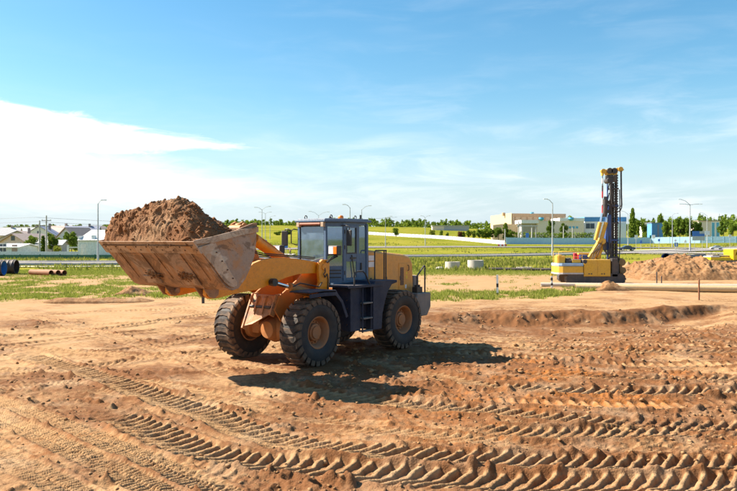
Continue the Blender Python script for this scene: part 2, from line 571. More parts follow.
TR = TR[2:] + TR[:2]                                        # the two boldest passes came last
base_h = und + pit
trk_any = np.zeros_like(gx)
for ti, (pts, wd, pitch, lug, dep, stren, style) in enumerate(TR):
    P = smooth_path(pts)
    hw = wd / 2
    bestd = np.full(gx.shape, 9.0, np.float64); S = np.zeros_like(gx); L = np.zeros_like(gx)
    s0 = 0.0
    for i in range(len(P) - 1):
        a, b = P[i], P[i + 1]
        d = b - a; ln = math.hypot(*d); d = d / ln
        m = hw * 1.9
        r0, r1 = np.searchsorted(rows, [min(a[1], b[1]) - m, max(a[1], b[1]) + m])
        if r1 <= r0: s0 += ln; continue
        ymin = max(rows[r0], Y0); ymax = rows[min(r1, NR - 1)]
        ul = min((min(a[0], b[0]) - m) / ymin, (min(a[0], b[0]) - m) / ymax)
        uh = max((max(a[0], b[0]) + m) / ymin, (max(a[0], b[0]) + m) / ymax)
        c0, c1 = np.searchsorted(cols, [ul, uh])
        if c1 <= c0: s0 += ln; continue
        sl = (slice(r0, r1), slice(c0, c1))
        rx, ry = gx[sl] - a[0], gy[sl] - a[1]
        al = np.clip(rx * d[0] + ry * d[1], 0, ln)
        la = rx * -d[1] + ry * d[0]
        dd = np.hypot(rx - al * d[0], ry - al * d[1])
        bt = dd < bestd[sl]
        bestd[sl] = np.where(bt, dd, bestd[sl]); S[sl] = np.where(bt, s0 + al, S[sl]); L[sl] = np.where(bt, la, L[sl])
        s0 += ln
    near = bestd < hw * 1.9
    if not near.any(): continue
    s, l = S[near], L[near] / hw
    X_, Y_ = gx[near], gy[near]
    wob = (fbm(X_, Y_, 0.5, 3, k=ti) - 0.5)
    l = l + 0.20 * wob
    al = np.abs(l)
    fadeend = sstep(0.0, 1.2, s)
    keep = np.clip(0.52 + 1.7 * (fbm(X_, Y_, 1.6, 3, k=ti + 2) - 0.30), 0.35, 1.0) * stren * fadeend
    if ti >= len(TR) - 2: keep = np.clip(keep * 1.3, 0.75, 1.0) * fadeend
    elif style == 1: keep = keep * 0.8
    wgt = sstep(1.12, 0.86, al) * np.clip(keep * 1.35, 0, 1)
    if style == 0:
        if ti % 3 == 2 and ti < len(TR) - 2:
            lat = 0.95 * np.sqrt(l * l + 0.03) - 0.3 * l
        else:
            kk = (0.15 + 1.4 * sstep(0.35 * s0, 0.72 * s0, s)) if ti >= len(TR) - 2 else 1.55
            lat = -(kk * l - 0.45 * l * l)
        ph = s / pitch + lat + 0.10 * np.sin(l * 5.5) + 0.30 * wob
        fr = ph - np.floor(ph)
        prof = sstep(0.36, 0.58, fr) * (1 - sstep(0.80, 0.96, fr))
        prof = prof * (0.45 + 0.75 * fbm(X_, Y_, 0.40, 5, 0.6, k=ti + 1)) * (0.70 + 0.45 * sstep(0.1, 0.8, al))
        body = (-0.85 * dep + 0.88 * lug * prof) if ti >= len(TR) - 2 else (-0.85 * dep + 0.84 * lug * prof)
    else:
        ph = s / pitch + 0.3 * wob
        fr = ph - np.floor(ph)
        prof = sstep(0.2, 0.5, fr) * (1 - sstep(0.7, 0.95, fr))
        body = -dep + lug * prof * (0.5 + 0.7 * fbm(X_, Y_, 0.2, 2, k=ti)) - 0.02 * (al < 0.12)
    tgt = base_h[near] + body + (0.15 + 0.5 * (1 - keep)) * rough[near] + 0.006 * (fine[near] - 0.5) + 0.012 * (bill[near] - 0.5)
    berm = ((0.05 if ti >= len(TR) - 2 else 0.065) if style == 0 else 0.035) * np.exp(-((al - 1.18) / 0.17) ** 2) * keep * (0.2 + 1.5 * fbm(X_, Y_, 0.3, 3, k=ti + 3))
    hgt[near] = hgt[near] * (1 - wgt) + tgt * wgt + berm
    loose[near] = loose[near] * (1 - 0.75 * wgt) + wgt * 0.75 * (0.12 + 0.30 * (1 - prof)) + berm * 4.0
    trk_any[near] = np.maximum(trk_any[near], wgt)

# keep the soil level under the loader's wheels and let the yard's rim dip under the fields
LJ = np.array([-1.241, 18.673])
wheel_xy = []
for a_, xs in ((53.4, 1.65), (50.7, -1.82)):
    a_ = R_(a_)
    hd = np.array([-math.cos(a_), -math.sin(a_)]); nn = np.array([math.sin(a_), -math.cos(a_)])
    for sy in (1.1, -1.1):
        wheel_xy.append(LJ + hd * xs + nn * sy)
for wx, wy in wheel_xy:
    g = np.exp(-(((gx - wx) ** 2 + (gy - wy) ** 2) / 0.75 ** 2) ** 2)
    hgt = hgt * (1 - g) + g * (0.015 + 0.35 * rough)
edge_f = np.minimum(np.minimum(gu + 0.74, 0.74 - gu) / 0.03, np.minimum((gy - Y0) / 0.4, (Y1 - gy) / 3.0))
edge_f = np.clip(edge_f, 0, 1)
hgt = hgt - 0.45 * (1 - edge_f)

# grass cover on the far part of the yard (0..1): left field, verge strips, right field
gn = fbm(gx, gy, 2.6, 4, 0.6, k=0)
gn2 = fbm(gx, gy, 0.9, 3, 0.6, k=3)
bound = np.interp(px_, [-400, 0, 120, 190, 230, 420, 440, 560, 600, 640, 1200], [301, 301, 299, 296, 301, 301, 300.5, 297, 290, 262, 262])
ins = sstep(-1.5, 2.5, bound - py_ + 5 * (gn2 - 0.5))
dens = np.where(px_ < 330, 0.62, 0.58)
soilband = sstep(288, 280, py_) * (1 - sstep(268, 262, py_))
dens = dens - 0.45 * np.where(px_ > 380, sstep(294, 288, py_) * (1 - sstep(275, 266, py_)), 0)
strip_ = np.where((px_ > 420) & (px_ < 605), np.exp(-((py_ - np.interp(px_, [420, 500, 600], [296.5, 295.5, 290.5])) / 4.2) ** 2), 0)
strip_ += np.where(px_ < 170, np.exp(-((py_ - 295.5) / 3.6) ** 2), 0) * 0.7
grassz = ins * np.clip(sstep(0.44, 0.66, gn * 0.55 + gn2 * 0.45 + (dens - 0.5) * 0.45) * 0.7 + 0.65 * strip_ * sstep(.44, .62, gn2), 0, 1)
grassz = np.clip(grassz + ins * 0.8 * sstep(56, 64, gy), 0, 1)
loose = np.clip(loose * (1 - 0.4 * ins), 0, 1)
orange = np.clip(sstep(0.55, 0.72, fbm(gx, gy * 2.2, 2.4, 4, 0.55, k=1)) * (0.30 + 0.70 * sstep(380, 560, px_)) * sstep(335, 365, py_), 0, 1)
yard_z = hgt + terr(gx, gy)


def yard_height(x, y):
    """height of the yard's soil at a point"""
    if not (Y0 < y < Y1) or abs(x / y) > 0.73:
        return float(terr(x, y))
    i = int(round((math.log(y) - math.log(Y0)) / (math.log(Y1) - math.log(Y0)) * (NR - 1)))
    j = int(round((x / y + 0.74) / 1.48 * (NCOL - 1)))
    return float(yard_z[i, j])


def grid_mesh(name, X, Yv, Zv, flip=False):
    r, c = X.shape
    me = bpy.data.meshes.new(name)
    idx = np.arange(r * c).reshape(r, c)
    q = np.stack([idx[:-1, :-1], idx[:-1, 1:], idx[1:, 1:], idx[1:, :-1]], -1).reshape(-1, 4)
    if flip: q = q[:, ::-1]
    me.vertices.add(r * c)
    me.vertices.foreach_set('co', np.stack([X, Yv, Zv], -1).astype(np.float32).ravel())
    me.loops.add(q.size); me.loops.foreach_set('vertex_index', q.astype(np.int32).ravel())
    me.polygons.add(len(q)); me.polygons.foreach_set('loop_start', np.arange(0, q.size, 4, dtype=np.int32))
    me.polygons.foreach_set('use_smooth', np.ones(len(q), bool))
    me.update(calc_edges=True)
    return me


def fattr(me, name, arr):
    a = me.attributes.new(name, 'FLOAT', 'POINT')
    a.data.foreach_set('value', arr.astype(np.float32).ravel())


DRY, BROWN, ORNG = (0.350, 0.206, 0.097), (0.150, 0.062, 0.023), (0.38, 0.130, 0.026)


def soil_material(name, has_attr=True, lo_=0.52, dry=DRY, brown=BROWN):
    m = bpy.data.materials.new(name); m.use_nodes = True
    t = NT(m.node_tree)
    tcn = t.n('ShaderNodeTexCoord')
    P = tcn.outputs['Object']
    n0 = t.noise(P, 0.9, 6, 0.65, 0.4)
    n1 = t.noise(P, 7.0, 6, 0.68)
    n2 = t.noise(P, 45.0, 4, 0.7)
    vor = t.n('ShaderNodeTexVoronoi', {'Vector': P, 'Scale': 38.0}).outputs['Distance']
    if has_attr:
        lo = t.n('ShaderNodeAttribute', attribute_name='loose').outputs['Fac']
        og = t.n('ShaderNodeAttribute', attribute_name='orange').outputs['Fac']
        gr = t.n('ShaderNodeAttribute', attribute_name='grass').outputs['Fac']
    else:
        lo = t.m('ADD', lo_, 0.0); og = t.m('ADD', 0.0, 0.0); gr = t.m('ADD', 0.0, 0.0)
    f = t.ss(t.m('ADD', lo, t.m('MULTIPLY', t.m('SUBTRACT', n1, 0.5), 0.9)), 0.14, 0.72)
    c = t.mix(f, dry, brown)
    c = t.mix(t.m('MULTIPLY', og, t.m('MULTIPLY', t.ss(n1, 0.35, 0.7), 0.75)), c, ORNG)
    c = t.mix(t.m('MULTIPLY', t.ss(n2, 0.5, 0.75), 0.22), c, (0.40, 0.265, 0.15))
    c = t.mix(t.m('MULTIPLY', t.ss(n2, 0.48, 0.2), 0.45), c, (0.10, 0.046, 0.02))
    c = t.mix(t.m('MULTIPLY', t.ss(n0, 0.45, 0.75), 0.45), c, (0.40, 0.285, 0.175))
    gcol = t.mix(t.ss(n1, 0.3, 0.7), (0.13, 0.165, 0.02), (0.25, 0.22, 0.06))
    c = t.mix(t.m('MULTIPLY', gr, t.ss(t.m('ADD', n1, t.m('MULTIPLY', gr, 0.5)), 0.32, 0.56)), c, gcol)
    hh = t.m('ADD', t.m('MULTIPLY', n1, 1.6), t.m('ADD', t.m('MULTIPLY', n2, 0.6), t.m('MULTIPLY', vor, -0.5)))
    bp = t.n('ShaderNodeBump', {'Strength': 0.45, 'Distance': 0.03, 'Height': hh})
    b = t.n('ShaderNodeBsdfPrincipled', {'Base Color': c, 'Roughness': 0.95, 'Specular IOR Level': 0.15, 'Normal': bp.outputs[0]})
    t.n('ShaderNodeOutputMaterial', {0: b.outputs[0]})
    return m


SOIL = soil_material('soil')
SOIL_HEAP = soil_material('heap_soil', False, 0.45, (0.235, 0.108, 0.047), (0.125, 0.050, 0.021))
me = grid_mesh('dirt_yard', gx, gy, yard_z)
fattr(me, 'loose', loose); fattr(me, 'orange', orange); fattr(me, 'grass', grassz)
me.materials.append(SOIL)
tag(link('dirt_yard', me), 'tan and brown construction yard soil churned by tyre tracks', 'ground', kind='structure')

# --- the wide ground, out to the horizon in every direction
th = np.concatenate([np.arange(-180, -44, 4.0), np.arange(-44, 44, 0.4), np.arange(44, 181, 4.0)])
rad = np.exp(np.linspace(math.log(2.0), math.log(7000), 230))
gt, gr_ = np.meshgrid(np.radians(th), rad, indexing='ij')
fx, fy = np.sin(gt) * gr_, np.cos(gt) * gr_
fz = terr(fx, fy)
uu = np.abs(fx) / np.maximum(fy, 1e-3)
inside = (sstep(3.6, 5.5, fy) * (1 - sstep(61, 68, fy)) * (1 - sstep(0.68, 0.72, uu)))
fz = fz - 0.6 * inside
fz += 0.25 * (fbm(fx, fy, 30, 3, k=2) - 0.5) * sstep(60, 200, fy)
m = bpy.data.materials.new('field_grass'); m.use_nodes = True
t = NT(m.node_tree)
tcn = t.n('ShaderNodeTexCoord'); P = tcn.outputs['Object']
a = t.noise(P, 0.035, 5, 0.6, 0.3); b_ = t.noise(P, 0.35, 6, 0.7); c_ = t.noise(P, 3.0, 5, 0.7)
gcol = t.mix(t.ss(a, 0.35, 0.68), (0.135, 0.155, 0.014), (0.25, 0.225, 0.032))
gcol = t.mix(t.m('MULTIPLY', t.ss(b_, 0.45, 0.72), 0.75), gcol, (0.30, 0.235, 0.07))
gcol = t.mix(t.m('MULTIPLY', t.ss(c_, 0.4, 0.7), 0.4), gcol, (0.075, 0.11, 0.016))
dist = t.n('ShaderNodeVectorMath', {0: P}, operation='LENGTH').outputs['Value']
near = t.ss(dist, 75.0, 40.0)
gcol = t.mix(t.m('MULTIPLY', near, 0.85), gcol, (0.33, 0.21, 0.11))
bp = t.n('ShaderNodeBump', {'Strength': 0.6, 'Distance': 0.25, 'Height': t.m('ADD', b_, c_)})
bs = t.n('ShaderNodeBsdfPrincipled', {'Base Color': gcol, 'Roughness': 1.0, 'Specular IOR Level': 0.0, 'Normal': bp.outputs[0]})
t.n('ShaderNodeOutputMaterial', {0: bs.outputs[0]})
me = grid_mesh('ground', fx, fy, fz, flip=True)
me.materials.append(m)
tag(link('ground', me), 'green grass fields rising to the horizon', 'ground', kind='structure')


# --- roads: thin sheets laid over the ground
ASPH = bpy.data.materials.new('asphalt'); ASPH.use_nodes = True
t = NT(ASPH.node_tree)
P = t.n('ShaderNodeTexCoord').outputs['Object']
n0 = t.noise(P, 0.12, 5, 0.6); n1 = t.noise(P, 2.5, 5, 0.7)
c = t.mix(n0, (0.17, 0.155, 0.145), (0.26, 0.235, 0.22)); c = t.mix(t.m('MULTIPLY', n1, 0.4), c, (0.13, 0.125, 0.12))
b = t.n('ShaderNodeBsdfPrincipled', {'Base Color': c, 'Roughness': 0.95, 'Specular IOR Level': 0.08})
t.n('ShaderNodeOutputMaterial', {0: b.outputs[0]})
KERB = pbr('kerb_concrete', (0.38, 0.35, 0.32), 0.9)
PATHM = pbr('pale_path', (0.52, 0.47, 0.42), 0.95)
PAINT = pbr('road_paint', (0.75, 0.75, 0.72), 0.7)


def ribbon(name, pts, width, mat, lift, thick=0.0, sub=14, ext=None):
    P = np.array(pts, float)
    tt = np.linspace(0, len(P) - 1, (len(P) - 1) * sub + 1)
    cx, cy = np.interp(tt, np.arange(len(P)), P[:, 0]), np.interp(tt, np.arange(len(P)), P[:, 1])
    for _ in range(6):
        cx[1:-1] = (cx[:-2] + 2 * cx[1:-1] + cx[2:]) / 4; cy[1:-1] = (cy[:-2] + 2 * cy[1:-1] + cy[2:]) / 4
    dx, dy = np.gradient(cx), np.gradient(cy); ln = np.hypot(dx, dy)
    nx, ny = -dy / ln, dx / ln
    if np.isscalar(width): width = (-width / 2, width / 2)
    off = np.linspace(width[0], width[1], 6)
    XX = cx[:, None] + nx[:, None] * off; YY = cy[:, None] + ny[:, None] * off
    ZZ = terr(XX, YY) + lift
    if thick:
        XX = np.concatenate([XX[:, :1], XX, XX[:, -1:]], 1); YY = np.concatenate([YY[:, :1], YY, YY[:, -1:]], 1)
        ZZ = np.concatenate([ZZ[:, :1] - thick, ZZ, ZZ[:, -1:] - thick], 1)
    me = grid_mesh(name, XX, YY, ZZ, flip=True)
    me.materials.append(mat)
    return tag(link(name, me), kind='structure')


def W(px, D):
    return ((px - 368.5) / FPX * D, D)


main_pts = [W(-700, 90), W(0, 86), W(118, 87), W(240, 101), W(368, 121), W(480, 126), W(600, 146), W(680, 170), W(760, 205), W(840, 255)]
side_pts = [W(560, 142), W(620, 152), W(690, 146), W(780, 136), W(900, 128)]
path_pts = [W(180, 172), W(270, 178), W(330, 186), W(400, 192), W(480, 206), W(560, 214), W(640, 206), W(700, 196)]
ribbon('road', main_pts, 9.0, ASPH, 0.16)
ribbon('side_road', side_pts, 8.0, ASPH, 0.164)
ribbon('back_road', path_pts, 8.0, ASPH, 0.16)
ribbon('kerb', main_pts, (4.5, 4.9), KERB, 0.26, 0.3)
ribbon('kerb', main_pts[:7], (-4.9, -4.5), KERB, 0.26, 0.3)
ribbon('kerb', side_pts[1:], (4.0, 4.5), KERB, 0.26, 0.3)
ribbon('footpath', [W(262, 150), W(276, 147), W(290, 138), W(283, 128), W(262, 122)], 2.4, PATHM, 0.15)
ribbon('footpath', [W(610, 170), W(680, 185), W(737, 188), W(850, 190)], 3.0, PATHM, 0.20)
ribbon('footpath', [W(640, 141), W(690, 133), W(760, 124)], 1.6, PATHM, 0.17)
ribbon('footpath', [W(-400, 77), W(0, 75.5), W(60, 75), W(122, 76)], 1.4, PATHM, 0.12)
# ------------------------------------------------------------------ wheel loader
ORANGE = worn('loader_orange', (0.78, 0.27, 0.008), amount=0.05, rough=0.38, chips=0.5, updust=0.55, splash=0.5)
HOODP = worn('hood_orange', (0.76, 0.32, 0.045), amount=0.45, rough=0.45, dust=(0.56, 0.30, 0.13), updust=0.5)
CABBLUE = worn('cab_slate_blue', (0.075, 0.130, 0.215), amount=0.10, spec=0.35, rough=0.42, dust=(0.30, 0.26, 0.23), updust=0.35)
FENDER = worn('fender_slate', (0.010, 0.020, 0.048), amount=0.12, spec=0.25, rough=0.55, dust=(0.30, 0.24, 0.20), updust=0.25, splash=0.10)
BLACK = worn('black_metal', (0.018, 0.018, 0.020), amount=0.12, rough=0.5, dust=(0.25, 0.19, 0.14), updust=0.3)
STEEL = worn('bucket_steel', (0.31, 0.22, 0.18), stain=0.6, amount=0.45, rough=0.42, rust=(0.40, 0.155, 0.045), metal=0.35, chips=0.6, updust=0.5)
STEELP = worn('bucket_paint', (0.34, 0.165, 0.075), stain=0.6, amount=0.55, rough=0.5, rust=(0.19, 0.080, 0.035), dust=(0.31, 0.20, 0.135), chips=0.8, updust=0.5, scale=3.0)
EDGE = worn('worn_edge_steel', (0.42, 0.31, 0.25), stain=0.6, amount=0.5, rough=0.35, metal=0.6, rust=(0.42, 0.22, 0.11), updust=0.5)
FRAME = worn('front_frame_orange', (0.50, 0.165, 0.020), amount=0.35, rough=0.5, chips=0.7, dust=(0.36, 0.185, 0.085), updust=0.5, splash=0.35)
RIM = worn('rim_dusty', (0.36, 0.13, 0.035), amount=0.7, rough=0.6, dust=(0.30, 0.155, 0.085), updust=0.6, scale=4.0)
RUBBER = worn('tyre_rubber', (0.011, 0.012, 0.015), amount=0.14, rough=0.7, dust=(0.22, 0.14, 0.085), updust=0.4, scale=3.0)
TREAD = worn('tyre_tread', (0.020, 0.018, 0.018), amount=0.62, rough=0.85, dust=(0.27, 0.165, 0.095), updust=0.35, scale=3.0)
BOLT = pbr('rusty_bolt', (0.09, 0.05, 0.032), 0.8)
GREYW = worn('counterweight_grey', (0.13, 0.125, 0.125), amount=0.5, rough=0.6, dust=(0.33, 0.25, 0.19), updust=0.5)
CHROME = pbr('chrome_rod', (0.75, 0.75, 0.76), 0.15, 1.0)
CABGLASS = glass('cab_glass', (0.42, 0.62, 0.84), 1.5)
AMBER = pbr('amber_plastic', (0.9, 0.20, 0.01), 0.3)
LENS = pbr('lamp_lens', (0.70, 0.72, 0.74), 0.12)
SEATM = pbr('seat_vinyl', (0.05, 0.05, 0.055), 0.6)
STICK = pbr('white_sticker', (0.75, 0.68, 0.66), 0.5)
STICKY = pbr('yellow_sticker', (0.75, 0.50, 0.03), 0.5)

APRON = worn('apron_scuffed', (0.46, 0.19, 0.06), stain=0.6, amount=0.5, rough=0.55, rust=(0.20, 0.085, 0.035), dust=(0.34, 0.20, 0.115), chips=0.8, updust=0.4, scale=3.0)
AF = R_(2.7)                                             # the front frame is steered a touch
loader = empty('wheel_loader', (-1.241, 18.673, 0.0), R_(180 + 50.7),
               'dusty orange wheel loader carrying a bucket full of soil', 'wheel loader')


def FP(mb, name, mat, **k):                              # a part on the front frame
    return mb.build(name, mat, loader, rz=AF, **k)


def RP(mb, name, mat, **k):
    return mb.build(name, mat, loader, **k)


# ---- wheels
TR_R, TR_W = 0.80, 0.58


def tyre_meshes():
    b = MB()
    hw = TR_W / 2
    ro = TR_R - 0.038
    prof = [(0.335, -0.20), (0.37, -0.235), (0.46, -0.275), (0.56, -hw + 0.002), (0.66, -hw + 0.012), (0.715, -hw + 0.035), (ro, -hw + 0.09),
            (ro + 0.012, -0.12), (ro + 0.016, 0), (ro + 0.012, 0.12), (ro, hw - 0.09), (0.715, hw - 0.035), (0.66, hw - 0.012), (0.56, hw - 0.002),
            (0.46, 0.275), (0.37, 0.235), (0.335, 0.20)]
    b.lathe(prof, (0, 0, 0), (0, 1, 0), 56)
    carcass = b.mesh('tyre', RUBBER, 40)
    g = MB()
    N = 25
    secs = [-1.03, -0.98, -0.84, -0.55, -0.28, 0.0, 0.28, 0.55, 0.84, 0.98, 1.03]
    def sk(tv):                                         # zigzag bars, swept back at the shoulders
        return 0.20 * abs(tv) + 0.05 * math.cos(tv * 5.2)
    for k in range(1):
        th0 = 0.0
        ring = []
        for tv in secs:
            a = abs(tv)
            yy = max(-1, min(1, tv)) * (hw - 0.004) + (0.008 if tv > 1 else -0.008 if tv < -1 else 0)
            rt = TR_R - 0.004 - 0.03 * max(0, a - 0.6) ** 2 if a < 0.95 else (TR_R - 0.035 if a < 1 else 0.665)
            rb = ro - 0.02 if a < 0.95 else (ro - 0.05 if a < 1 else 0.655)
            if a > 1: yy -= math.copysign(0.002, tv)
            hwid = (0.066 + 0.016 * a) 
            th = th0 + sk(tv)
            ring.append([(r * math.cos(th + q), yy, r * math.sin(th + q)) for r, q in ((rb, -hwid * 1.2), (rt, -hwid), (rt, hwid), (rb, hwid * 1.2))])
        V = [p for r in ring for p in r]
        F = []
        for i in range(len(ring) - 1):
            for j in range(3):
                F.append((4 * i + j, 4 * i + j + 1, 4 * i + 5 + j, 4 * i + 4 + j))
        F += [(0, 1, 2, 3), tuple(len(V) - 4 + j for j in (3, 2, 1, 0))]
        g.add(V, F)
    tread = g.mesh('tread_lug', TREAD)
    return carcass, tread


def rim_meshes():
    r = MB()
    r.lathe([(0.335, -0.235), (0.385, -0.225), (0.385, -0.205), (0.33, -0.19), (0.315, 0.0), (0.33, 0.17), (0.352, 0.20), (0.385, 0.205), (0.392, 0.232), (0.372, 0.245),
             (0.350, 0.235), (0.325, 0.205), (0.300, 0.08), (0.285, 0.055), (0.215, 0.045), (0.20, 0.05), (0.0, 0.05)], (0, 0, 0), (0, 1, 0), 40)
    r.lathe([(0.335, -0.235), (0.32, -0.21), (0.30, -0.02), (0.24, 0.0), (0.0, 0.0)], (0, 0, 0), (0, 1, 0), 40)
    h = MB()
    h.lathe([(0.205, 0.04), (0.205, 0.11), (0.19, 0.14), (0.15, 0.15), (0.145, 0.185), (0.06, 0.195), (0.0, 0.195)], (0, 0, 0), (0, 1, 0), 28)
    nut = MB()
    for k in range(14):
        t_ = 2 * math.pi * k / 14
        nut.cyl((0.25 * math.cos(t_), 0.045, 0.25 * math.sin(t_)), (0.25 * math.cos(t_), 0.085, 0.25 * math.sin(t_)), 0.020, n=6)
    return r.mesh('wheel', RIM, 35), h.mesh('hub', RIM, 35), nut.mesh('wheel_nuts', RIM)


ty_me, tr_me = tyre_meshes()
wh_me, hub_me, nut_me = rim_meshes()
for xs, sy, ang in ((1.65, 1, AF), (1.65, -1, AF), (-1.82, 1, 0), (-1.82, -1, 0)):
    p = Matrix.Rotation(ang, 3, 'Z') @ Vector((xs, 1.1 * sy, 0.795))
    wh = link('wheel', wh_me, loader, p)
    wh.rotation_euler = (0, random.uniform(0, 6), ang if sy > 0 else ang + math.pi)
    for nm, m_ in (('tyre', ty_me), ('hub', hub_me), ('wheel_nuts', nut_me)):
        c_ = link(nm, m_, wh)
        if nm == 'wheel_nuts': c_['kind'] = 'stuff'
    for k in range(25):
        link('tread_lug', tr_me, wh).rotation_euler = (0, 2 * math.pi * k / 25, 0)

# ---- front frame and axle
b = MB()
prof = [(0.25, 0.62), (0.25, 1.35), (0.58, 1.5), (0.62, 2.30), (0.98, 2.34), (1.35, 2.0), (2.02, 1.62), (2.18, 1.30), (1.95, 1.02), (1.40, 1.0), (0.9, 0.62)]
for s in (-1, 1):
    b.prism(prof, s * 0.40, s * 0.45)
b.add([(2.02, -.40, 1.62), (2.02, .40, 1.62), (2.18, .40, 1.30), (2.18, -.40, 1.30)], [(0, 1, 2, 3)])
b.bx(0.3, 1.0, -0.40, 0.40, 0.66, 0.74)
b.bx(1.3, 1.95, -0.399, 0.399, 1.2, 1.25)
b.bx(0.58, 0.63, -0.399, 0.399, 0.7, 2.2)
FP(b, 'front_frame', FRAME, bevel=0.008)
b = MB()                                                # front apron: the A-shaped plates that show between the front wheels
b.add([(2.08, -.36, 1.64), (2.08, .36, 1.64), (2.24, .36, 1.22), (2.38, -.1, .96), (2.40, -.36, .90), (2.03, -.36, 1.64), (2.03, .36, 1.64), (2.19, .36, 1.22), (2.33, -.1, .96), (2.35, -.36, .90)],
      [(0, 1, 2, 3, 4), (9, 8, 7, 6, 5), (0, 5, 6, 1), (1, 6, 7, 2), (2, 7, 8, 3), (3, 8, 9, 4), (4, 9, 5, 0)])
for s in (-1, 1):
    b.prism([(1.9, 1.66), (2.10, 1.66), (2.44, 0.86), (2.30, 0.80)] if s < 0 else [(1.9, 1.66), (2.10, 1.66), (2.30, 1.20), (2.16, 1.14)], s * 0.36, s * 0.41)
FP(b, 'front_apron', APRON, bevel=0.006)
for y_ in (-0.14, 0.12):
    b = MB(); b.prism([(2.07, 1.62), (2.16, 1.60), (2.30, 1.20), (2.22, 1.20)], y_ - .02, y_ + .02); FP(b, 'apron_rib', APRON, bevel=0.004)
b = MB(); b.cyl((2.20, -0.34, 1.36), (2.20, 0.34, 1.36), 0.035, n=10); FP(b, 'apron_pin', BLACK, smooth=40)
b = MB(); b.bx(2.10, 2.16, -0.30, -0.18, 1.40, 1.52); FP(b, 'junction_box', BLACK, bevel=0.01)
b = MB()
b.cyl((1.65, -0.85, .795), (1.65, .85, .795), 0.16, n=20)
b.lathe([(0.16, -0.42), (0.26, -0.24), (0.33, 0), (0.26, 0.24), (0.16, 0.42)], (1.65, 0, .795), (0, 1, 0), 24)
b.lathe([(0.30, 0.0), (0.27, 0.2), (0.20, 0.34), (0.0, 0.36)], (1.65, 0, .795), (1, 0, 0), 24)
for s in (-1, 1):
    b.cyl((1.65, s * 0.68, .795), (1.65, s * 0.84, .795), 0.27, n=24)
    b.bx(1.5, 1.8, s * 0.46, s * 0.72, 0.66, 1.0)
FP(b, 'front_axle', FRAME, smooth=35)
b = MB()
b.cyl((-1.82, -0.85, .795), (-1.82, .85, .795), 0.16, n=20)
b.lathe([(0.16, -0.42), (0.26, -0.24), (0.33, 0), (0.26, 0.24), (0.16, 0.42)], (-1.82, 0, .795), (0, 1, 0), 24)
RP(b, 'rear_axle', FRAME, smooth=35)

# tower plates that carry the lift arms
for s in (-1, 1):
    b = MB()
    b.prism([(0.60, 1.70), (0.58, 2.36), (0.66, 2.45), (0.84, 2.46), (0.97, 2.38), (1.0, 2.2), (0.96, 1.9), (1.06, 1.70)], s * 0.70, s * 0.78)
    b.bx(0.60, 0.66, s * 0.45, s * 0.702, 1.5, 2.3)
    b.cyl((0.82, s * 0.44, 2.27), (0.82, s * 0.80, 2.27), 0.07, n=16)
    b.prism([(0.60, 1.30), (0.60, 1.72), (1.10, 1.72), (1.35, 1.30)], s * 0.46, s * 0.76)
    FP(b, 'arm_tower', ORANGE, bevel=0.01)
    # hydraulic hose on the tower
    h = MB()
    if s > 0:
        h.tube([(0.78, 0.795, 2.25), (0.80, 0.82, 2.15), (0.86, 0.82, 2.10), (0.80, 0.81, 2.02), (0.70, 0.80, 2.10), (0.66, 0.80, 1.95), (0.68, 0.80, 1.72)], 0.014, 6)
        FP(h, 'hose', BLACK, smooth=60)

# ---- lift arms with cross tube
arm = [(0.72, 2.20), (0.80, 2.36), (1.03, 2.41), (1.55, 2.48), (2.02, 2.525), (2.45, 2.53), (2.78, 2.50), (3.07, 2.42), (3.25, 2.30), (3.45, 2.13), (3.78, 1.98), (4.15, 1.97), (4.32, 2.0),
       (4.42, 1.92), (4.42, 1.80), (4.32, 1.72), (4.1, 1.72), (3.8, 1.76), (3.43, 1.80), (3.0, 1.83), (2.77, 1.87), (2.45, 1.955), (2.02, 2.06), (1.6, 2.125), (1.03, 2.125), (0.80, 2.12)]
for s in (-1, 1):
    b = MB()
    b.prism(arm, s * 0.56, s * 0.665)
    a_ = FP(b, 'lift_arm', ORANGE, bevel=0.008)
    q = MB()
    q.cyl((2.53, s * 0.54, 1.98), (2.53, s * 0.80, 1.98), 0.075, n=16)
    q.cyl((2.53, s * 0.70, 1.98), (2.53, s * 0.81, 1.98), 0.088, n=16)
    q.build('pin', BLACK, a_, smooth=35)
    q = MB()
    q.cyl((4.29, s * 0.40, 1.85), (4.29, s * 0.74, 1.85), 0.055, n=14)
    q.build('pin', STEEL, a_, smooth=35)
b = MB()
b.cyl((2.45, -0.57, 2.22), (2.45, 0.57, 2.22), 0.13, n=20)
for s in (-1, 1):
    b.prism([(2.2, 2.1), (2.3, 2.45), (2.62, 2.45), (2.72, 2.1)], s * 0.16, s * 0.22)
FP(b, 'cross_tube', ORANGE, smooth=35)
# ---- lift cylinders
for s in (-1, 1):
    y_ = s * 0.75
    b = MB()
    b.cyl((1.95, y_, 1.825), (0.98, y_, 1.60), 0.092, n=18)
    b.cyl((2.02, y_, 1.84), (1.93, y_, 1.82), 0.112, n=18)
    b.tube([(1.9, y_ + s * 0.02, 1.70), (1.4, y_ + s * 0.06, 1.60), (1.1, y_ + s * 0.05, 1.52)], 0.016, 6)
    cy = FP(b, 'lift_cylinder', FRAME, smooth=35)
    r = MB()
    r.cyl((2.45, y_, 1.955), (1.95, y_, 1.83), 0.048, n=14)
    r.build('rod', CHROME, cy, smooth=35)
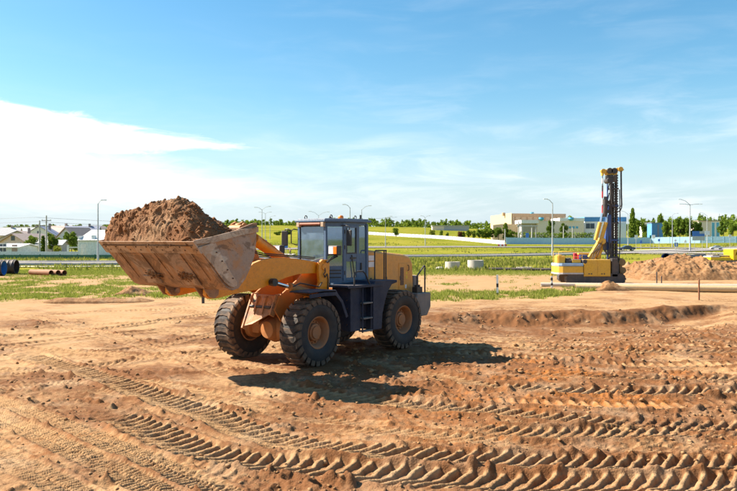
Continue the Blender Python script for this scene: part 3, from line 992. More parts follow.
# ---- bell crank, tilt cylinder, tie rod
b = MB()
for s in (-1, 1):
    b.prism([(2.36, 2.12), (2.60, 2.16), (2.92, 3.10), (3.02, 3.30), (2.88, 3.36), (2.74, 3.26), (2.36, 2.5)], s * 0.09, s * 0.14)
b.cyl((2.88, -0.2, 3.24), (2.88, 0.2, 3.24), 0.085, n=16)
b.cyl((3.02, -0.12, 3.18), (3.02, 0.26, 3.18), 0.10, n=16)
FP(b, 'bell_crank', FRAME, bevel=0.006)
b = MB()
b.bar((2.86, 0.0, 3.30), (1.75, 0.0, 2.72), 0.20, 0.025)
FP(b, 'cylinder_guard', FRAME)
b = MB()
b.cyl((2.36, 0, 2.92), (1.05, 0, 2.28), 0.125, n=20)
b.cyl((2.42, 0, 2.95), (2.30, 0, 2.89), 0.15, n=20)
cy = FP(b, 'tilt_cylinder', ORANGE, smooth=35)
r = MB(); r.cyl((2.86, 0, 3.17), (2.36, 0, 2.92), 0.06, n=14)
r.build('rod', CHROME, cy, smooth=35)
b = MB()
b.bar((2.45, 0, 2.2), (4.05, 0, 2.18), 0.12, 0.16)
FP(b, 'tie_rod', ORANGE, bevel=0.01)

# ---- bucket: rolled back, shell of bent plate, side plates, worn edge
BK = [(5.43, 2.885), (5.10, 2.52), (4.75, 2.13), (4.62, 2.00), (4.46, 1.935), (4.30, 1.97), (4.12, 2.14), (3.97, 2.37), (3.86, 2.60), (3.81, 2.86), (3.80, 3.13)]
BW = 1.5
b = MB()
b.strip(BK, -0.035, -BW + 0.03, BW - 0.03)
b.bx(3.77, 3.86, -BW + 0.03, BW - 0.03, 3.13, 3.19)
bucket = FP(b, 'bucket', STEELP, bevel=0.004)
for s in (-1, 1):
    q = MB()
    q.prism(BK + [(3.80, 3.19), (4.3, 3.12), (5.0, 2.98)], s * BW, s * (BW - 0.035))
    q.build('side_plate', STEEL, bucket, bevel=0.006)
    q = MB()                                            # rim band along the top of the side
    q.prism([(5.40, 2.86), (5.46, 2.93), (5.0, 3.005), (4.3, 3.145), (3.78, 3.215), (3.78, 3.10), (4.3, 3.02), (5.0, 2.875)], s * (BW + 0.003), s * (BW + 0.04))
    q.build('side_rim', EDGE, bucket, bevel=0.006)
    q = MB()
    q.prism([(3.78, 3.10), (3.78, 3.29), (3.90, 3.28), (4.32, 3.15), (4.32, 3.09)], s * (BW - 0.002), s * (BW - 0.05))
    q.build('corner_gusset', STEELP, bucket, bevel=0.006)
    q = MB()                                            # worn side cutter plate with a rounded lower end
    q.prism([(5.36, 2.80), (4.93, 2.90), (4.62, 2.42), (4.36, 2.10), (4.37, 2.03), (4.45, 1.99), (4.56, 2.02), (4.70, 2.12), (5.0, 2.45)], s * (BW + 0.004), s * (BW + 0.03))
    q.build('side_cutter', EDGE, bucket, bevel=0.008)
    q = MB()
    for k in range(4):
        f_ = k / 3
        q.cyl((4.90 - 0.42 * f_, s * (BW + 0.02), 2.70 - 0.52 * f_), (4.90 - 0.42 * f_, s * (BW + 0.045), 2.70 - 0.52 * f_), 0.015, n=8)
    tag(q.build('bolt_row', BOLT, bucket), kind='stuff')
fd = Vector((5.43 - 4.75, 0, 2.885 - 2.13)).normalized()           # direction up the floor
fn = Vector((fd.z, 0, -fd.x))                                       # outward, towards the camera


def floor_pt(dist, y, off=0.0):
    p = Vector((5.43, y, 2.885)) - fd * dist + fn * off
    return p


q = MB()                                                # bolted cutting edge
P = [floor_pt(-0.05, 0, 0.022), floor_pt(0.26, 0, 0.03), floor_pt(0.27, 0, 0.003), floor_pt(-0.03, 0, -0.01)]
q.prism([(p.x, p.z) for p in P], -BW - 0.035, BW + 0.035)
edge = q.build('cutting_edge', EDGE, bucket, bevel=0.004)
q = MB()
for i in range(9):
    for j, dd in enumerate((0.09, 0.17)):
        y_ = -1.38 + i * 0.345 + j * 0.1
        c0 = floor_pt(dd, y_, 0.024)
        q.cyl(c0, c0 + fn * 0.010, 0.017, n=8)
tag(q.build('bolt_row', BOLT, edge), kind='stuff')
for y_ in (-0.62, 0.62):
    q = MB()
    P = [floor_pt(0.275, 0, 0.024), floor_pt(0.90, 0, 0.024), floor_pt(0.90, 0, 0.003), floor_pt(0.275, 0, 0.003)]
    q.prism([(p.x, p.z) for p in P], y_ - 0.25, y_ + 0.25)
    q.build('wear_plate', STEEL, bucket, bevel=0.004)
    q = MB()
    P = [floor_pt(0.92, 0, 0.035), floor_pt(1.13, 0, 0.035), floor_pt(1.13, 0, 0.002), floor_pt(0.92, 0, 0.002)]
    q.prism([(p.x, p.z) for p in P], y_ - 0.24, y_ + 0.24)
    q.build('heel_pad', EDGE, bucket, bevel=0.004)
    for k in (-1, 1):                                   # ears that hold the arm pin
        q = MB()
        q.prism([(4.62, 2.02), (4.40, 1.76), (4.27, 1.73), (4.17, 1.80), (4.16, 1.92), (4.12, 2.14), (4.30, 1.99), (4.46, 1.955)], y_ + k * 0.13 - 0.02, y_ + k * 0.13 + 0.02)
        q.build('pin_ear', STEELP, bucket, bevel=0.006)
for y_ in (-1.15, 0.0, 1.15):
    q = MB()
    P = [floor_pt(0.275, 0, 0.016), floor_pt(1.0, 0, 0.016), floor_pt(1.0, 0, 0.002), floor_pt(0.275, 0, 0.002)]
    q.prism([(p.x, p.z) for p in P], y_ - 0.06, y_ + 0.06)
    q.build('floor_rib', STEELP, bucket, bevel=0.004)
# soil stuck to the bucket's underside
# ---- front fenders
for s in (-1, 1):
    b = MB()
    path = [(2.08, 1.755), (1.55, 1.775), (1.12, 1.76), (0.92, 1.52), (0.72, 1.12)]
    b.strip(path, 0.03, s * 0.82, s * 1.42)
    b.strip([(2.08, 1.70), (1.55, 1.72), (1.12, 1.705), (0.88, 1.49), (0.68, 1.10)], 0.085, s * 1.42, s * 1.445)
    FP(b, 'front_fender', FENDER, bevel=0.006)

# ---- rear frame, articulation
b = MB()
b.bx(-3.0, -0.15, -0.42, 0.42, 0.62, 1.30)
b.bx(-0.25, 0.35, -0.30, 0.30, 0.60, 0.78)
b.bx(-0.25, 0.35, -0.30, 0.30, 1.15, 1.33)
b.cyl((0.12, 0, 0.5), (0.12, 0, 1.4), 0.12, n=18)
b.bx(-1.0, 0.30, -0.72, 0.72, 1.34, 1.74)
b.bx(-3.05, -0.9, -0.68, 0.68, 1.10, 1.345)
RP(b, 'rear_frame', FRAME, bevel=0.01)

# ---- hood
b = MB()
hp = [(-1.06, 1.347), (-1.06, 2.62), (-2.70, 2.475), (-2.98, 2.41), (-3.10, 2.26), (-3.15, 1.347)]
n_ = len(hp)
rows_ = []
for yy, dz in ((-0.70, 0), (-0.63, 0.055), (0.63, 0.055), (0.70, 0)):
    rows_.append([(x, yy, z + (dz if z > 2 else 0)) for x, z in hp])
V = [p for r in rows_ for p in r]
F = []
for i in range(3):
    F += [(i * n_ + k, i * n_ + (k + 1) % n_, (i + 1) * n_ + (k + 1) % n_, (i + 1) * n_ + k) for k in range(n_)]
F += [tuple(range(n_)), tuple(range(3 * n_, 4 * n_))[::-1]]
b.add(V, F)
hood = RP(b, 'hood', HOODP, bevel=0.025)
for s in (-1, 1):
    for x0, x1, z0, z1 in ((-1.74, -1.12, 1.42, 2.40), (-2.40, -1.78, 1.42, 2.36), (-3.04, -2.44, 1.42, 2.28)):
        q = MB()
        q.bx(x0, x1, s * 0.694, s * 0.712, z0, z1)
        pn = q.build('side_panel', HOODP, hood, bevel=0.006)
        q = MB()
        q.bx(x1 - 0.10, x1 - 0.04, s * 0.710, s * 0.722, 1.80, 1.92)
        q.build('latch', BLACK, pn)
    q = MB()
    q.bx(-2.66, -2.50, s * 0.705, s * 0.716, 1.66, 2.16)
    gr_f = q.build('grille', BLACK, hood)
    for k in range(11):
        q = MB()
        q.box((-2.58, s * 0.719, 1.69 + k * 0.044), (0.15, 0.012, 0.022), Matrix.Rotation(s * 0.5, 3, 'X'))
        q.build('slat', RIM, gr_f)
    for z0, z1, m_ in ((2.40, 2.54, STICK), (2.23, 2.37, STICK)):
        q = MB(); q.bx(-1.36, -1.09, s * 0.7125, s * 0.7155, z0 - 0.02, z1 - 0.02); q.build('sticker', m_, hood)
    for x, z0, z1, m_ in ((-2.80, 1.84, 1.92, STICKY), (-2.80, 1.96, 2.03, STICKY), (-2.76, 1.56, 1.67, STICK), (-1.95, 1.55, 1.60, STICKY)):
        q = MB(); q.bx(x - 0.035, x + 0.035, s * 0.7125, s * 0.7155, z0, z1); q.build('sticker', m_, hood)
    q = MB()
    q.tube([(-2.86, s * 0.715, 2.22), (-2.86, s * 0.75, 2.20), (-2.86, s * 0.75, 2.08), (-2.86, s * 0.715, 2.06)], 0.012, 6)
    q.build('handle', BLACK, hood)
# air intake and exhaust behind the cab
b = MB()
b.cyl((-1.36, 0.20, 2.60), (-1.36, 0.20, 2.72), 0.17, n=20)
b.cyl((-1.36, 0.20, 2.72), (-1.36, 0.20, 2.97), 0.215, n=24)
b.cyl((-1.36, 0.20, 2.97), (-1.36, 0.20, 3.0), 0.19, n=24)
RP(b, 'air_cleaner', BLACK, smooth=35)
b = MB()
b.tube([(-1.72, -0.05, 2.56), (-1.72, -0.05, 2.92), (-1.74, -0.05, 2.98), (-1.80, -0.05, 3.03), (-1.90, -0.05, 3.06)], [0.06, 0.06, 0.062, 0.064, 0.07], 14)
RP(b, 'exhaust_pipe', BLACK, smooth=35)

# ---- counterweight with rear rail
b = MB()
for s in (-1, 1):
    b.prism([(-2.72, 1.35), (-2.72, 1.44), (-3.40, 1.43), (-3.40, 1.02), (-3.22, 0.78), (-2.80, 0.78), (-2.64, 1.0), (-2.66, 1.3)], s * 0.69, s * 1.14)
b.bx(-3.42, -3.16, -0.70, 0.70, 0.80, 1.90)
RP(b, 'counterweight', GREYW, bevel=0.03)
for s in (-1, 1):
    b = MB()
    b.tube([(-2.80, s * 1.08, 1.43), (-2.80, s * 1.08, 1.92), (-3.14, s * 1.08, 2.20), (-3.18, s * 1.08, 2.20), (-3.18, s * 1.08, 1.43)], 0.022, 8)
    b.bar((-2.80, s * 1.08, 1.75), (-3.18, s * 1.08, 1.75), 0.02, 0.02) if s < 0 else None
    RP(b, 'rear_rail', BLACK, smooth=40)
    b = MB()
    b.bx(-3.12, -2.86, s * 0.86, s * 1.04, 1.434, 1.60)
    b.cyl((-2.93, s * 0.95, 1.60), (-2.93, s * 0.95, 1.66), 0.05, n=10); b.cyl((-3.05, s * 0.95, 1.60), (-3.05, s * 0.95, 1.66), 0.05, n=10)
    RP(b, 'battery_box', BLACK, bevel=0.008)
    b = MB()
    b.bx(-3.435, -3.40, s * 0.80, s * 1.05, 1.16, 1.32)
    RP(b, 'tail_light', pbr('tail_red', (0.5, 0.02, 0.01), 0.3))

# ---- rear fenders, side tanks, platform, ladders
for s in (-1, 1):
    b = MB()
    poly = [(-0.42, 0.66), (-0.42, 1.74), (-0.50, 1.90), (-1.42, 1.885), (-1.42, 1.82), (-1.20, 1.78), (-1.02, 1.60), (-0.90, 1.35), (-0.80, 1.05), (-0.76, 0.66)]
    b.prism(poly, s * 0.74, s * 1.42)
    RP(b, 'rear_fender', FENDER, bevel=0.012)
    b = MB()
    b.bx(-0.02, 0.36, s * 0.72, s * 1.33, 0.68, 1.755)
    b.bx(-0.415, -0.021, s * 0.72, s * 1.20, 0.70, 1.75)
    tank = RP(b, 'side_tank', FENDER, bevel=0.012)
    q = MB()
    for z_ in (0.85, 1.05, 1.25, 1.45):
        q.cyl((0.362, s * 1.22, z_), (0.38, s * 1.22, z_), 0.018, n=8)
    tag(q.build('bolt_row', BOLT, tank), kind='stuff')
    b = MB()
    b.bx(-0.80, 0.58, s * 0.70, s * 1.43, 1.775, 1.815)
    b.bx(-0.80, 0.58, s * 1.43, s * 1.445, 1.755, 1.82)
    RP(b, 'platform', FENDER, bevel=0.005)
    b = MB()
    for x in (-0.05, -0.39):
        b.tube([(x, s * 1.37, 0.62), (x, s * 1.37, 1.765)], 0.020, 8)
    ld = RP(b, 'ladder', FENDER, smooth=40)
    for z_ in (0.66, 0.98, 1.36):
        q = MB(); q.bx(-0.40, -0.04, s * 1.25, s * 1.42, z_ - 0.02, z_ + 0.015)
        q.build('step', GREYW, ld, bevel=0.004)
    for z_ in (0.82, 1.20):
        q = MB(); q.tube([(-0.30, s * 1.21, z_ - 0.1), (-0.12, s * 1.235, z_ - 0.09), (-0.10, s * 1.235, z_ + 0.09), (-0.30, s * 1.21, z_ + 0.1)], 0.016, 6)
        q.build('toe_hold', BLACK, ld, smooth=40)
    b = MB()                                            # arched grab rail on the platform
    b.tube([(0.30, s * 1.40, 1.815), (0.30, s * 1.40, 2.05), (0.26, s * 1.40, 2.13), (0.18, s * 1.40, 2.16), (-0.02, s * 1.40, 2.16), (-0.12, s * 1.40, 2.10), (-0.30, s * 1.40, 1.815)], 0.020, 8)
    RP(b, 'grab_rail', BLACK, smooth=40)
    b = MB()
    b.tube([(-1.02, s * 0.98, 1.885), (-1.02, s * 0.98, 2.62), (-1.06, s * 0.98, 2.655), (-1.52, s * 0.98, 2.655)], 0.018, 8)
    b.tube([(-1.42, s * 0.98, 1.885), (-1.42, s * 0.98, 2.64)], 0.018, 8)
    b.tube([(-1.50, s * 0.98, 1.885), (-1.50, s * 0.98, 2.64)], 0.018, 8)
    RP(b, 'hand_rail', BLACK, smooth=40)

# ---- cab: six-cornered plan, glazed above a slate-blue skirt
Z0, Z1 = 1.85, 3.385
PL = [(0.33, -0.47), (0.33, 0.47), (-0.05, 0.75), (-0.98, 0.75), (-0.98, -0.75), (-0.05, -0.75)]
b = MB()
b.prism(PL, Z0, Z0 + 0.05, 'z')


def facet(mb, p, q, z0, z1, th=0.045, t0=0.0, t1=1.0):
    """upright plate between two plan points"""
    P0, P1 = Vector((*p, 0)), Vector((*q, 0))
    a, c = P0.lerp(P1, t0), P0.lerp(P1, t1)
    d = (c - a).normalized(); nrm = Vector((d.y, -d.x, 0)) * -th
    V = [(v.x, v.y, z) for z in (z0, z1) for v in (a, c, c + nrm, a + nrm)]
    mb.add(V, [(0, 1, 2, 3), (4, 5, 6, 7), (0, 1, 5, 4), (1, 2, 6, 5), (2, 3, 7, 6), (3, 0, 4, 7)])


ring = [(PL[i], PL[(i + 1) % 6]) for i in range(6)]
skirt = [2.10, 2.24, 1.90, 2.10, 1.90, 2.24]
for i, (p, q) in enumerate(ring):
    facet(b, p, q, Z0 + 0.051, skirt[i])
    facet(b, p, q, 3.31, Z1)
b.bx(-0.97, 0.30, -0.70, 0.70, 1.745, 1.85)
for x, y in PL:                                        # corner posts
    cx, cy = x * 0.985 + (-0.32) * 0.015, y * 0.985
    b.bx(cx - 0.035, cx + 0.035, cy - 0.035, cy + 0.035, Z0 + 0.05, 3.36)
cab = RP(b, 'cab', CABBLUE, bevel=0.008)
for i in (0, 1, 5):                                    # front and slanted panes with rubber frames
    p, q = ring[i]
    g = MB(); facet(g, p, q, skirt[i] + 0.03, 3.28, 0.008, 0.06, 0.94)
    pane = g.build('pane', CABGLASS, cab)
    g = MB()
    facet(g, p, q, skirt[i], skirt[i] + 0.035, 0.02, 0.03, 0.97); facet(g, p, q, 3.275, 3.312, 0.02, 0.03, 0.97)
    facet(g, p, q, skirt[i] + 0.036, 3.274, 0.02, 0.02, 0.075); facet(g, p, q, skirt[i] + 0.036, 3.274, 0.02, 0.925, 0.98)
    g.build('window_frame', BLACK if i == 0 else CABBLUE, cab)
g = MB(); facet(g, *ring[3], 2.13, 3.28, 0.008, 0.05, 0.95); g.build('pane', CABGLASS, cab)
for s, i in ((1, 2), (-1, 4)):
    y_ = s * 0.752
    # louvres on the slanted skirt
    p, q = ring[1] if s > 0 else ring[5]
    for zz in (1.97, 2.07, 2.15):
        g = MB(); facet(g, p, q, zz, zz + 0.03, -0.012, 0.1, 0.85)
        g.build('louvre', BLACK, cab)
    # door: frame, two panes, mid rail
    d = MB()
    x0, x1 = -0.60, -0.075
    for (xa, xb, za, zb) in ((x0, x0 + 0.06, 1.90, 3.32), (x1 - 0.06, x1, 1.90, 3.32), (x0 + 0.061, x1 - 0.061, 3.25, 3.32), (x0 + 0.061, x1 - 0.061, 2.38, 2.58), (x0 + 0.061, x1 - 0.061, 1.90, 1.97)):
        d.bx(xa, xb, y_ - 0.03 * s, y_ + 0.012 * s, za, zb)
    door = d.build('door', CABBLUE, cab, bevel=0.006)
    g = MB(); g.bx(x0 + 0.055, x1 - 0.055, y_ - 0.014 * s, y_ - 0.006 * s, 2.575, 3.255); g.build('pane', CABGLASS, door)
    g = MB(); g.bx(x0 + 0.055, x1 - 0.055, y_ - 0.014 * s, y_ - 0.006 * s, 1.965, 2.385); g.build('pane', CABGLASS, door)
    g = MB(); g.bx(x0 + 0.10, x0 + 0.32, y_ + 0.012 * s, y_ + 0.04 * s, 2.45, 2.49); g.build('handle', BLACK, door)
    for (xa, xb, za, zb) in ((x0 + 0.061, x1 - 0.061, 2.581, 2.61), (x0 + 0.061, x0 + 0.09, 2.611, 3.249), (x1 - 0.09, x1 - 0.061, 2.611, 3.249)):
        g = MB(); g.bx(xa, xb, y_ - 0.025 * s, y_ + 0.016 * s, za, zb); g.build('seal', BLACK, door)
    g = MB()
    for zz in (2.1, 2.75, 3.15):
        g.cyl((x1 + 0.015, y_ + 0.02 * s, zz - 0.05), (x1 + 0.015, y_ + 0.02 * s, zz + 0.05), 0.018, n=8)
    tag(g.build('hinge', BLACK, door), kind='stuff')
    # rear quarter: lower panel and upper pane
    d = MB()
    d.bx(-0.955, -0.61, y_ - 0.04 * s, y_ - 0.002 * s, 1.90, 2.58)
    d.bx(-0.66, -0.61, y_ - 0.04 * s, y_ - 0.002 * s, 2.581, 3.31)
    d.build('quarter_panel', CABBLUE, cab, bevel=0.005)
    g = MB(); g.bx(-0.95, -0.66, y_ - 0.02 * s, y_ - 0.012 * s, 2.57, 3.29); g.build('pane', CABGLASS, cab)
    g = MB(); g.bx(-0.74, -0.70, y_ + 0.0 * s, y_ + 0.03 * s, 2.15, 2.34); g.build('handle', BLACK, cab)
    g = MB()
    g.tube([(-0.33, y_ + 0.03 * s, 2.55), (-0.37, y_ + 0.035 * s, 2.30), (-0.42, y_ + 0.04 * s, 2.05), (-0.42, y_ + 0.04 * s, 1.95)], 0.014, 6)
    g.build('grab_bar', BLACK, door)
# roof with overhang, visor, brackets
b = MB()
rp = [(0.43, -0.53), (0.43, 0.53), (-0.04, 0.83), (-1.08, 0.83), (-1.08, -0.83), (-0.04, -0.83)]
b.prism(rp, 3.39, 3.455, 'z')
b.prism([(x * 0.93 - 0.03, y * 0.92) for x, y in rp], 3.456, 3.485, 'z')
roof = b.build('roof', CABBLUE, cab, bevel=0.018)
q = MB(); q.cyl((0.40, -0.36, 3.345), (0.40, 0.36, 3.345), 0.035, n=12); q.build('visor_bar', pbr('visor_red', (0.34, 0.13, 0.08), 0.7), roof, smooth=35)
for y_ in (-0.43, 0.43):
    q = MB(); q.bx(0.335, 0.425, y_ - 0.05, y_ + 0.05, 3.27, 3.388); q.build('work_light', pbr('tan_lamp', (0.42, 0.30, 0.20), 0.6), roof, bevel=0.01)
q = MB(); q.lathe([(0.075, 0.0), (0.075, 0.03), (0.07, 0.07), (0.05, 0.095), (0.0, 0.10)], (-0.50, 0.25, 3.485), (0, 0, 1), 18); q.build('beacon', AMBER, roof, smooth=40)
for x, y in ((0.1, 0.45), (0.1, -0.45), (-0.85, 0.45), (-0.85, -0.45)):
    q = MB()
    q.tube([(x + 0.045 * math.cos(a), y, 3.53 + 0.045 * math.sin(a)) for a in np.linspace(0, 2 * math.pi, 13)], 0.013, 6)
    q.build('lifting_eye', BLACK, roof, smooth=50)
q = MB(); q.cyl((-0.95, 0.55, 3.485), (-0.95, 0.55, 3.60), 0.025, n=10); q.build('antenna', BLACK, roof)
q = MB(); q.tube([(-0.9, -0.2, 3.485), (-0.95, -0.2, 3.60)], 0.02, 6); q.build('antenna', BLACK, roof)
# mirrors
q = MB()
q.tube([(0.28, -0.55, 3.20), (0.40, -0.60, 3.22), (0.43, -0.66, 3.18), (0.43, -0.66, 2.85), (0.30, -0.56, 2.80)], 0.016, 6)
q.tube([(0.43, -0.66, 3.17), (0.47, -0.72, 3.22), (0.47, -0.84, 3.22), (0.47, -0.86, 3.15)], 0.016, 6)
mr = q.build('mirror_bracket', BLACK, cab, smooth=50)
q = MB(); q.box((0.47, -0.86, 2.98), (0.05, 0.18, 0.40), Matrix.Rotation(0.35, 3, 'Z')); q.build('mirror', BLACK, mr, bevel=0.02)
q = MB()
q.tube([(0.02, 0.73, 3.30), (0.02, 0.90, 3.30), (0.0, 0.98, 3.27), (0.0, 0.98, 3.18)], 0.014, 6)
mr = q.build('mirror_bracket', BLACK, cab, smooth=50)
q = MB(); q.box((0.0, 0.98, 2.99), (0.05, 0.19, 0.40), Matrix.Rotation(-0.3, 3, 'Z')); q.build('mirror', BLACK, mr, bevel=0.02)
# head lamps on the towers
for s in (-1, 1):
    q = MB()
    q.bar((0.72, s * 0.80, 2.40), (0.60, s * 0.98, 2.56), 0.04, 0.035)
    q.tube([(0.74, s * 0.82, 2.38), (0.66, s * 0.88, 2.47), (0.58, s * 1.03, 2.55)], 0.03, 6)
    la = FP(q, 'head_lamp', BLACK)
    q = MB(); q.bx(0.50, 0.68, s * 0.80, s * 1.10, 2.56, 2.80); q.build('lamp_body', BLACK, la, bevel=0.025)
    q = MB(); q.bx(0.672, 0.690, s * 0.83, s * 0.98, 2.59, 2.77); q.build('lens', LENS, la, bevel=0.006)
    q = MB(); q.bx(0.672, 0.692, s * 0.985, s * 1.085, 2.59, 2.77); q.build('indicator', AMBER, la, bevel=0.006)
# cab interior
q = MB()
q.bx(-0.72, -0.28, -0.26, 0.26, 2.20, 2.34); q.bx(-0.80, -0.68, -0.25, 0.25, 2.34, 2.98); q.bx(-0.60, -0.36, -0.18, 0.18, 1.90, 2.20)
q.build('seat', SEATM, cab, bevel=0.04)
q = MB()
q.tube([(0.22, 0, 1.9), (0.16, 0, 2.35), (0.10, 0, 2.52)], 0.04, 8)
q.tube([(0.10 - 0.075 * math.cos(a), 0.19 * math.sin(a), 2.54 + 0.17 * math.cos(a) * 0.6) for a in np.linspace(0, 2 * math.pi, 25)], 0.015, 6)
q.bx(0.12, 0.29, -0.3, 0.3, 2.1, 2.35)
q.build('steering_wheel', SEATM, cab, smooth=40)
q = MB(); q.bx(-0.7, -0.1, -0.62, -0.36, 1.9, 2.45); q.build('control_console', SEATM, cab, bevel=0.03)

# ---- soil heaped in the bucket
ny, nx = 220, 130
ys = np.linspace(-1.455, 1.455, ny); xs = np.linspace(3.86, 5.44, nx)
HX, HY = np.meshgrid(xs, ys, indexing='xy')
ridge = np.interp(ys, [-1.46, -1.42, -1.30, -0.98, -0.50, -0.22, 0.1, 0.55, 0.80, 1.0, 1.43, 1.46], [2.88, 3.24, 3.44, 3.52, 3.56, 3.70, 3.75, 3.73, 3.62, 3.45, 3.05, 2.90])
xr = np.interp(ys, [-1.46, -0.4, 0.2, 0.88, 1.46], [5.22, 5.12, 5.0, 4.88, 4.65])[:, None]
rim = np.interp(xs, [3.86, 5.44], [3.10, 2.87])[None, :]
tx = np.where(HX > xr, (HX - xr) / (5.43 - xr), (xr - HX) / (xr - 3.80))
prof_ = np.clip(1 - np.clip(tx, 0, 1) ** np.where(HX > xr, 2.2, 1.25), 0, 1)
HZ = rim - 0.05 + (ridge[:, None] - rim + 0.05) * prof_
am = np.clip(prof_ * 2.2, 0, 1)
HZ = HZ + am * 0.22 * (fbm(HX, HY, 0.5, 2, 0.5, k=2) - 0.5)
gxx, gyy = np.gradient(HX, axis=1), np.gradient(HY, axis=0)
zx, zy = np.gradient(HZ, axis=1) / gxx, np.gradient(HZ, axis=0) / gyy
nl = np.sqrt(zx ** 2 + zy ** 2 + 1)
NX, NY, NZ = -zx / nl, -zy / nl, 1 / nl
wx_, wy_, wz_ = np.abs(NX) ** 2 + .01, np.abs(NY) ** 2 + .01, np.abs(NZ) ** 2 + .01
ws_ = wx_ + wy_ + wz_


def tri(fn): return (wx_ * fn(HY, HZ) + wy_ * fn(HX + 5, HZ) + wz_ * fn(HX, HY + 9)) / ws_


disp = tri(lambda a, c: 0.20 * (fbm(a, c, 0.30, 5, 0.55, k=2) - 0.5) - 0.17 * (np.abs(fbm(a + 3, c, 0.24, 4, 0.6, k=4) - 0.5) * 2 - 0.25) + 0.035 * (fbm(a, c, 0.07, 3, 0.6, k=1) - 0.5))
disp = disp * (1 - 0.65 * sstep(0.55, 0.9, HY))
disp = disp * np.clip(am, 0, 1)
me = grid_mesh('soil_heap', HX + NX * disp, HY + NY * disp, HZ + NZ * disp)
me.materials.append(SOIL_HEAP)
heap = link('soil_heap', me, None, (-1.241, 18.673, 0.0), R_(180 + 53.4))
tag(heap, 'reddish brown heap of soil filling the raised loader bucket', 'soil heap')
HPX, HPY, HPZ = HX + NX * disp, HY + NY * disp, HZ + NZ * disp
ico = bmesh.new(); bmesh.ops.create_icosphere(ico, subdivisions=1, radius=1.0)
ICV = np.array([v.co[:] for v in ico.verts]); ICF = np.array([[v.index for v in f.verts] for f in ico.faces]); ico.free()


def clod_mesh(name, C, r, gen):
    n = len(C)
    jit = 1 + gen.uniform(-.38, .38, (n, len(ICV), 1))
    sc = np.stack([gen.uniform(.7, 1.5, n), gen.uniform(.7, 1.5, n), gen.uniform(.5, .95, n)], -1)
    Wv = ICV[None] * jit * sc[:, None] * r[:, None, None] + C[:, None]
    Fi = (ICF[None] + (np.arange(n) * len(ICV))[:, None, None]).reshape(-1, 3)
    me = bpy.data.meshes.new(name)
    me.vertices.add(n * len(ICV)); me.vertices.foreach_set('co', Wv.astype(np.float32).ravel())
    me.loops.add(Fi.size); me.loops.foreach_set('vertex_index', Fi.astype(np.int32).ravel())
    me.polygons.add(len(Fi)); me.polygons.foreach_set('loop_start', np.arange(0, Fi.size, 3, dtype=np.int32))
    me.update(calc_edges=True)
    return me


gh = np.random.default_rng(5)
ii, jj = gh.integers(2, ny - 2, 2600), gh.integers(6, nx - 1, 2600)
me = clod_mesh('clods', np.stack([HPX[ii, jj], HPY[ii, jj], HPZ[ii, jj] + .004], -1), .006 + .040 * gh.random(2600) ** 6, gh)
me.materials.append(SOIL_HEAP)
tag(link('clods', me, heap), kind='stuff')
# soil caked on the bucket's underside
C_, r_l = [], []
for (dd, y_) in ((0.86, -0.58), (0.90, -0.45), (0.82, 0.58), (0.86, 0.74), (0.9, 0.5), (0.95, 0.66)):
    for _ in range(34):
        pt_ = floor_pt(dd + gh.normal(0, .05), y_ + gh.normal(0, .075), 0.028)
        C_.append(pt_[:]); r_l.append(.006 + .032 * gh.random() ** 2)
me = clod_mesh('caked_mud', np.array(C_), np.array(r_l), gh); me.materials.append(SOIL_HEAP)
tag(link('caked_mud', me, loader, None, AF), kind='stuff')
# hydraulic lines running along the boom and over the tower
for s in (-1, 1):
    for k, dz in enumerate((0.03, 0.065)):
        q = MB(); q.tube([(0.95, s * (0.60 + .02 * k), 2.44 + dz), (1.6, s * (0.60 + .02 * k), 2.495 + dz), (2.2, s * (0.58 + .02 * k), 2.535 + dz), (2.5, s * (0.40 + .02 * k), 2.56 + dz), (2.6, s * 0.18, 2.62 + dz)], 0.014, 6)
        FP(q, 'hose', BLACK, smooth=60)
    q = MB(); q.tube([(2.0, s * 0.86, 1.86), (1.8, s * 0.90, 1.93), (1.4, s * 0.88, 1.86), (1.05, s * 0.84, 1.80), (0.9, s * 0.80, 1.9)], 0.016, 6); FP(q, 'hose', BLACK, smooth=60)
for k in range(3):
    q = MB(); q.tube([(0.55, 0.18 - .12 * k, 1.62), (0.30, 0.2 - .12 * k, 1.50 - .05 * k), (0.0, 0.15 - .1 * k, 1.42), (-0.25, 0.15 - .1 * k, 1.33)], 0.022, 6); RP(q, 'hose', BLACK, smooth=60)
# ------------------------------------------------------------------ people
def skin_body(name, joints, edges, radii, mat, parent=None, root=0, sub=2, loc=None, rz=None):
    me = bpy.data.meshes.new(name)
    me.from_pydata(joints, edges, [])
    o = link(name, me, parent, loc, rz)
    sk = o.modifiers.new('skin', 'SKIN')
    sk.use_smooth_shade = True
    lay = me.skin_vertices[0].data if me.skin_vertices else None
    if lay is None:
        bpy.context.view_layer.objects.active = o
        bpy.ops.mesh.customdata_skin_add()
        lay = me.skin_vertices[0].data
    for i, r in enumerate(radii):
        lay[i].radius = r if isinstance(r, tuple) else (r, r)
        lay[i].use_root = (i == root)
    s = o.modifiers.new('sub', 'SUBSURF'); s.levels = s.render_levels = sub
    me.materials.append(mat)
    return o


SKINM = pbr('skin', (0.50, 0.27, 0.18), 0.6)
SHIRT = pbr('pale_shirt', (0.55, 0.60, 0.68), 0.85)
DARKC = pbr('dark_clothes', (0.025, 0.028, 0.04), 0.9)
HAIR = pbr('dark_hair', (0.03, 0.02, 0.015), 0.7)


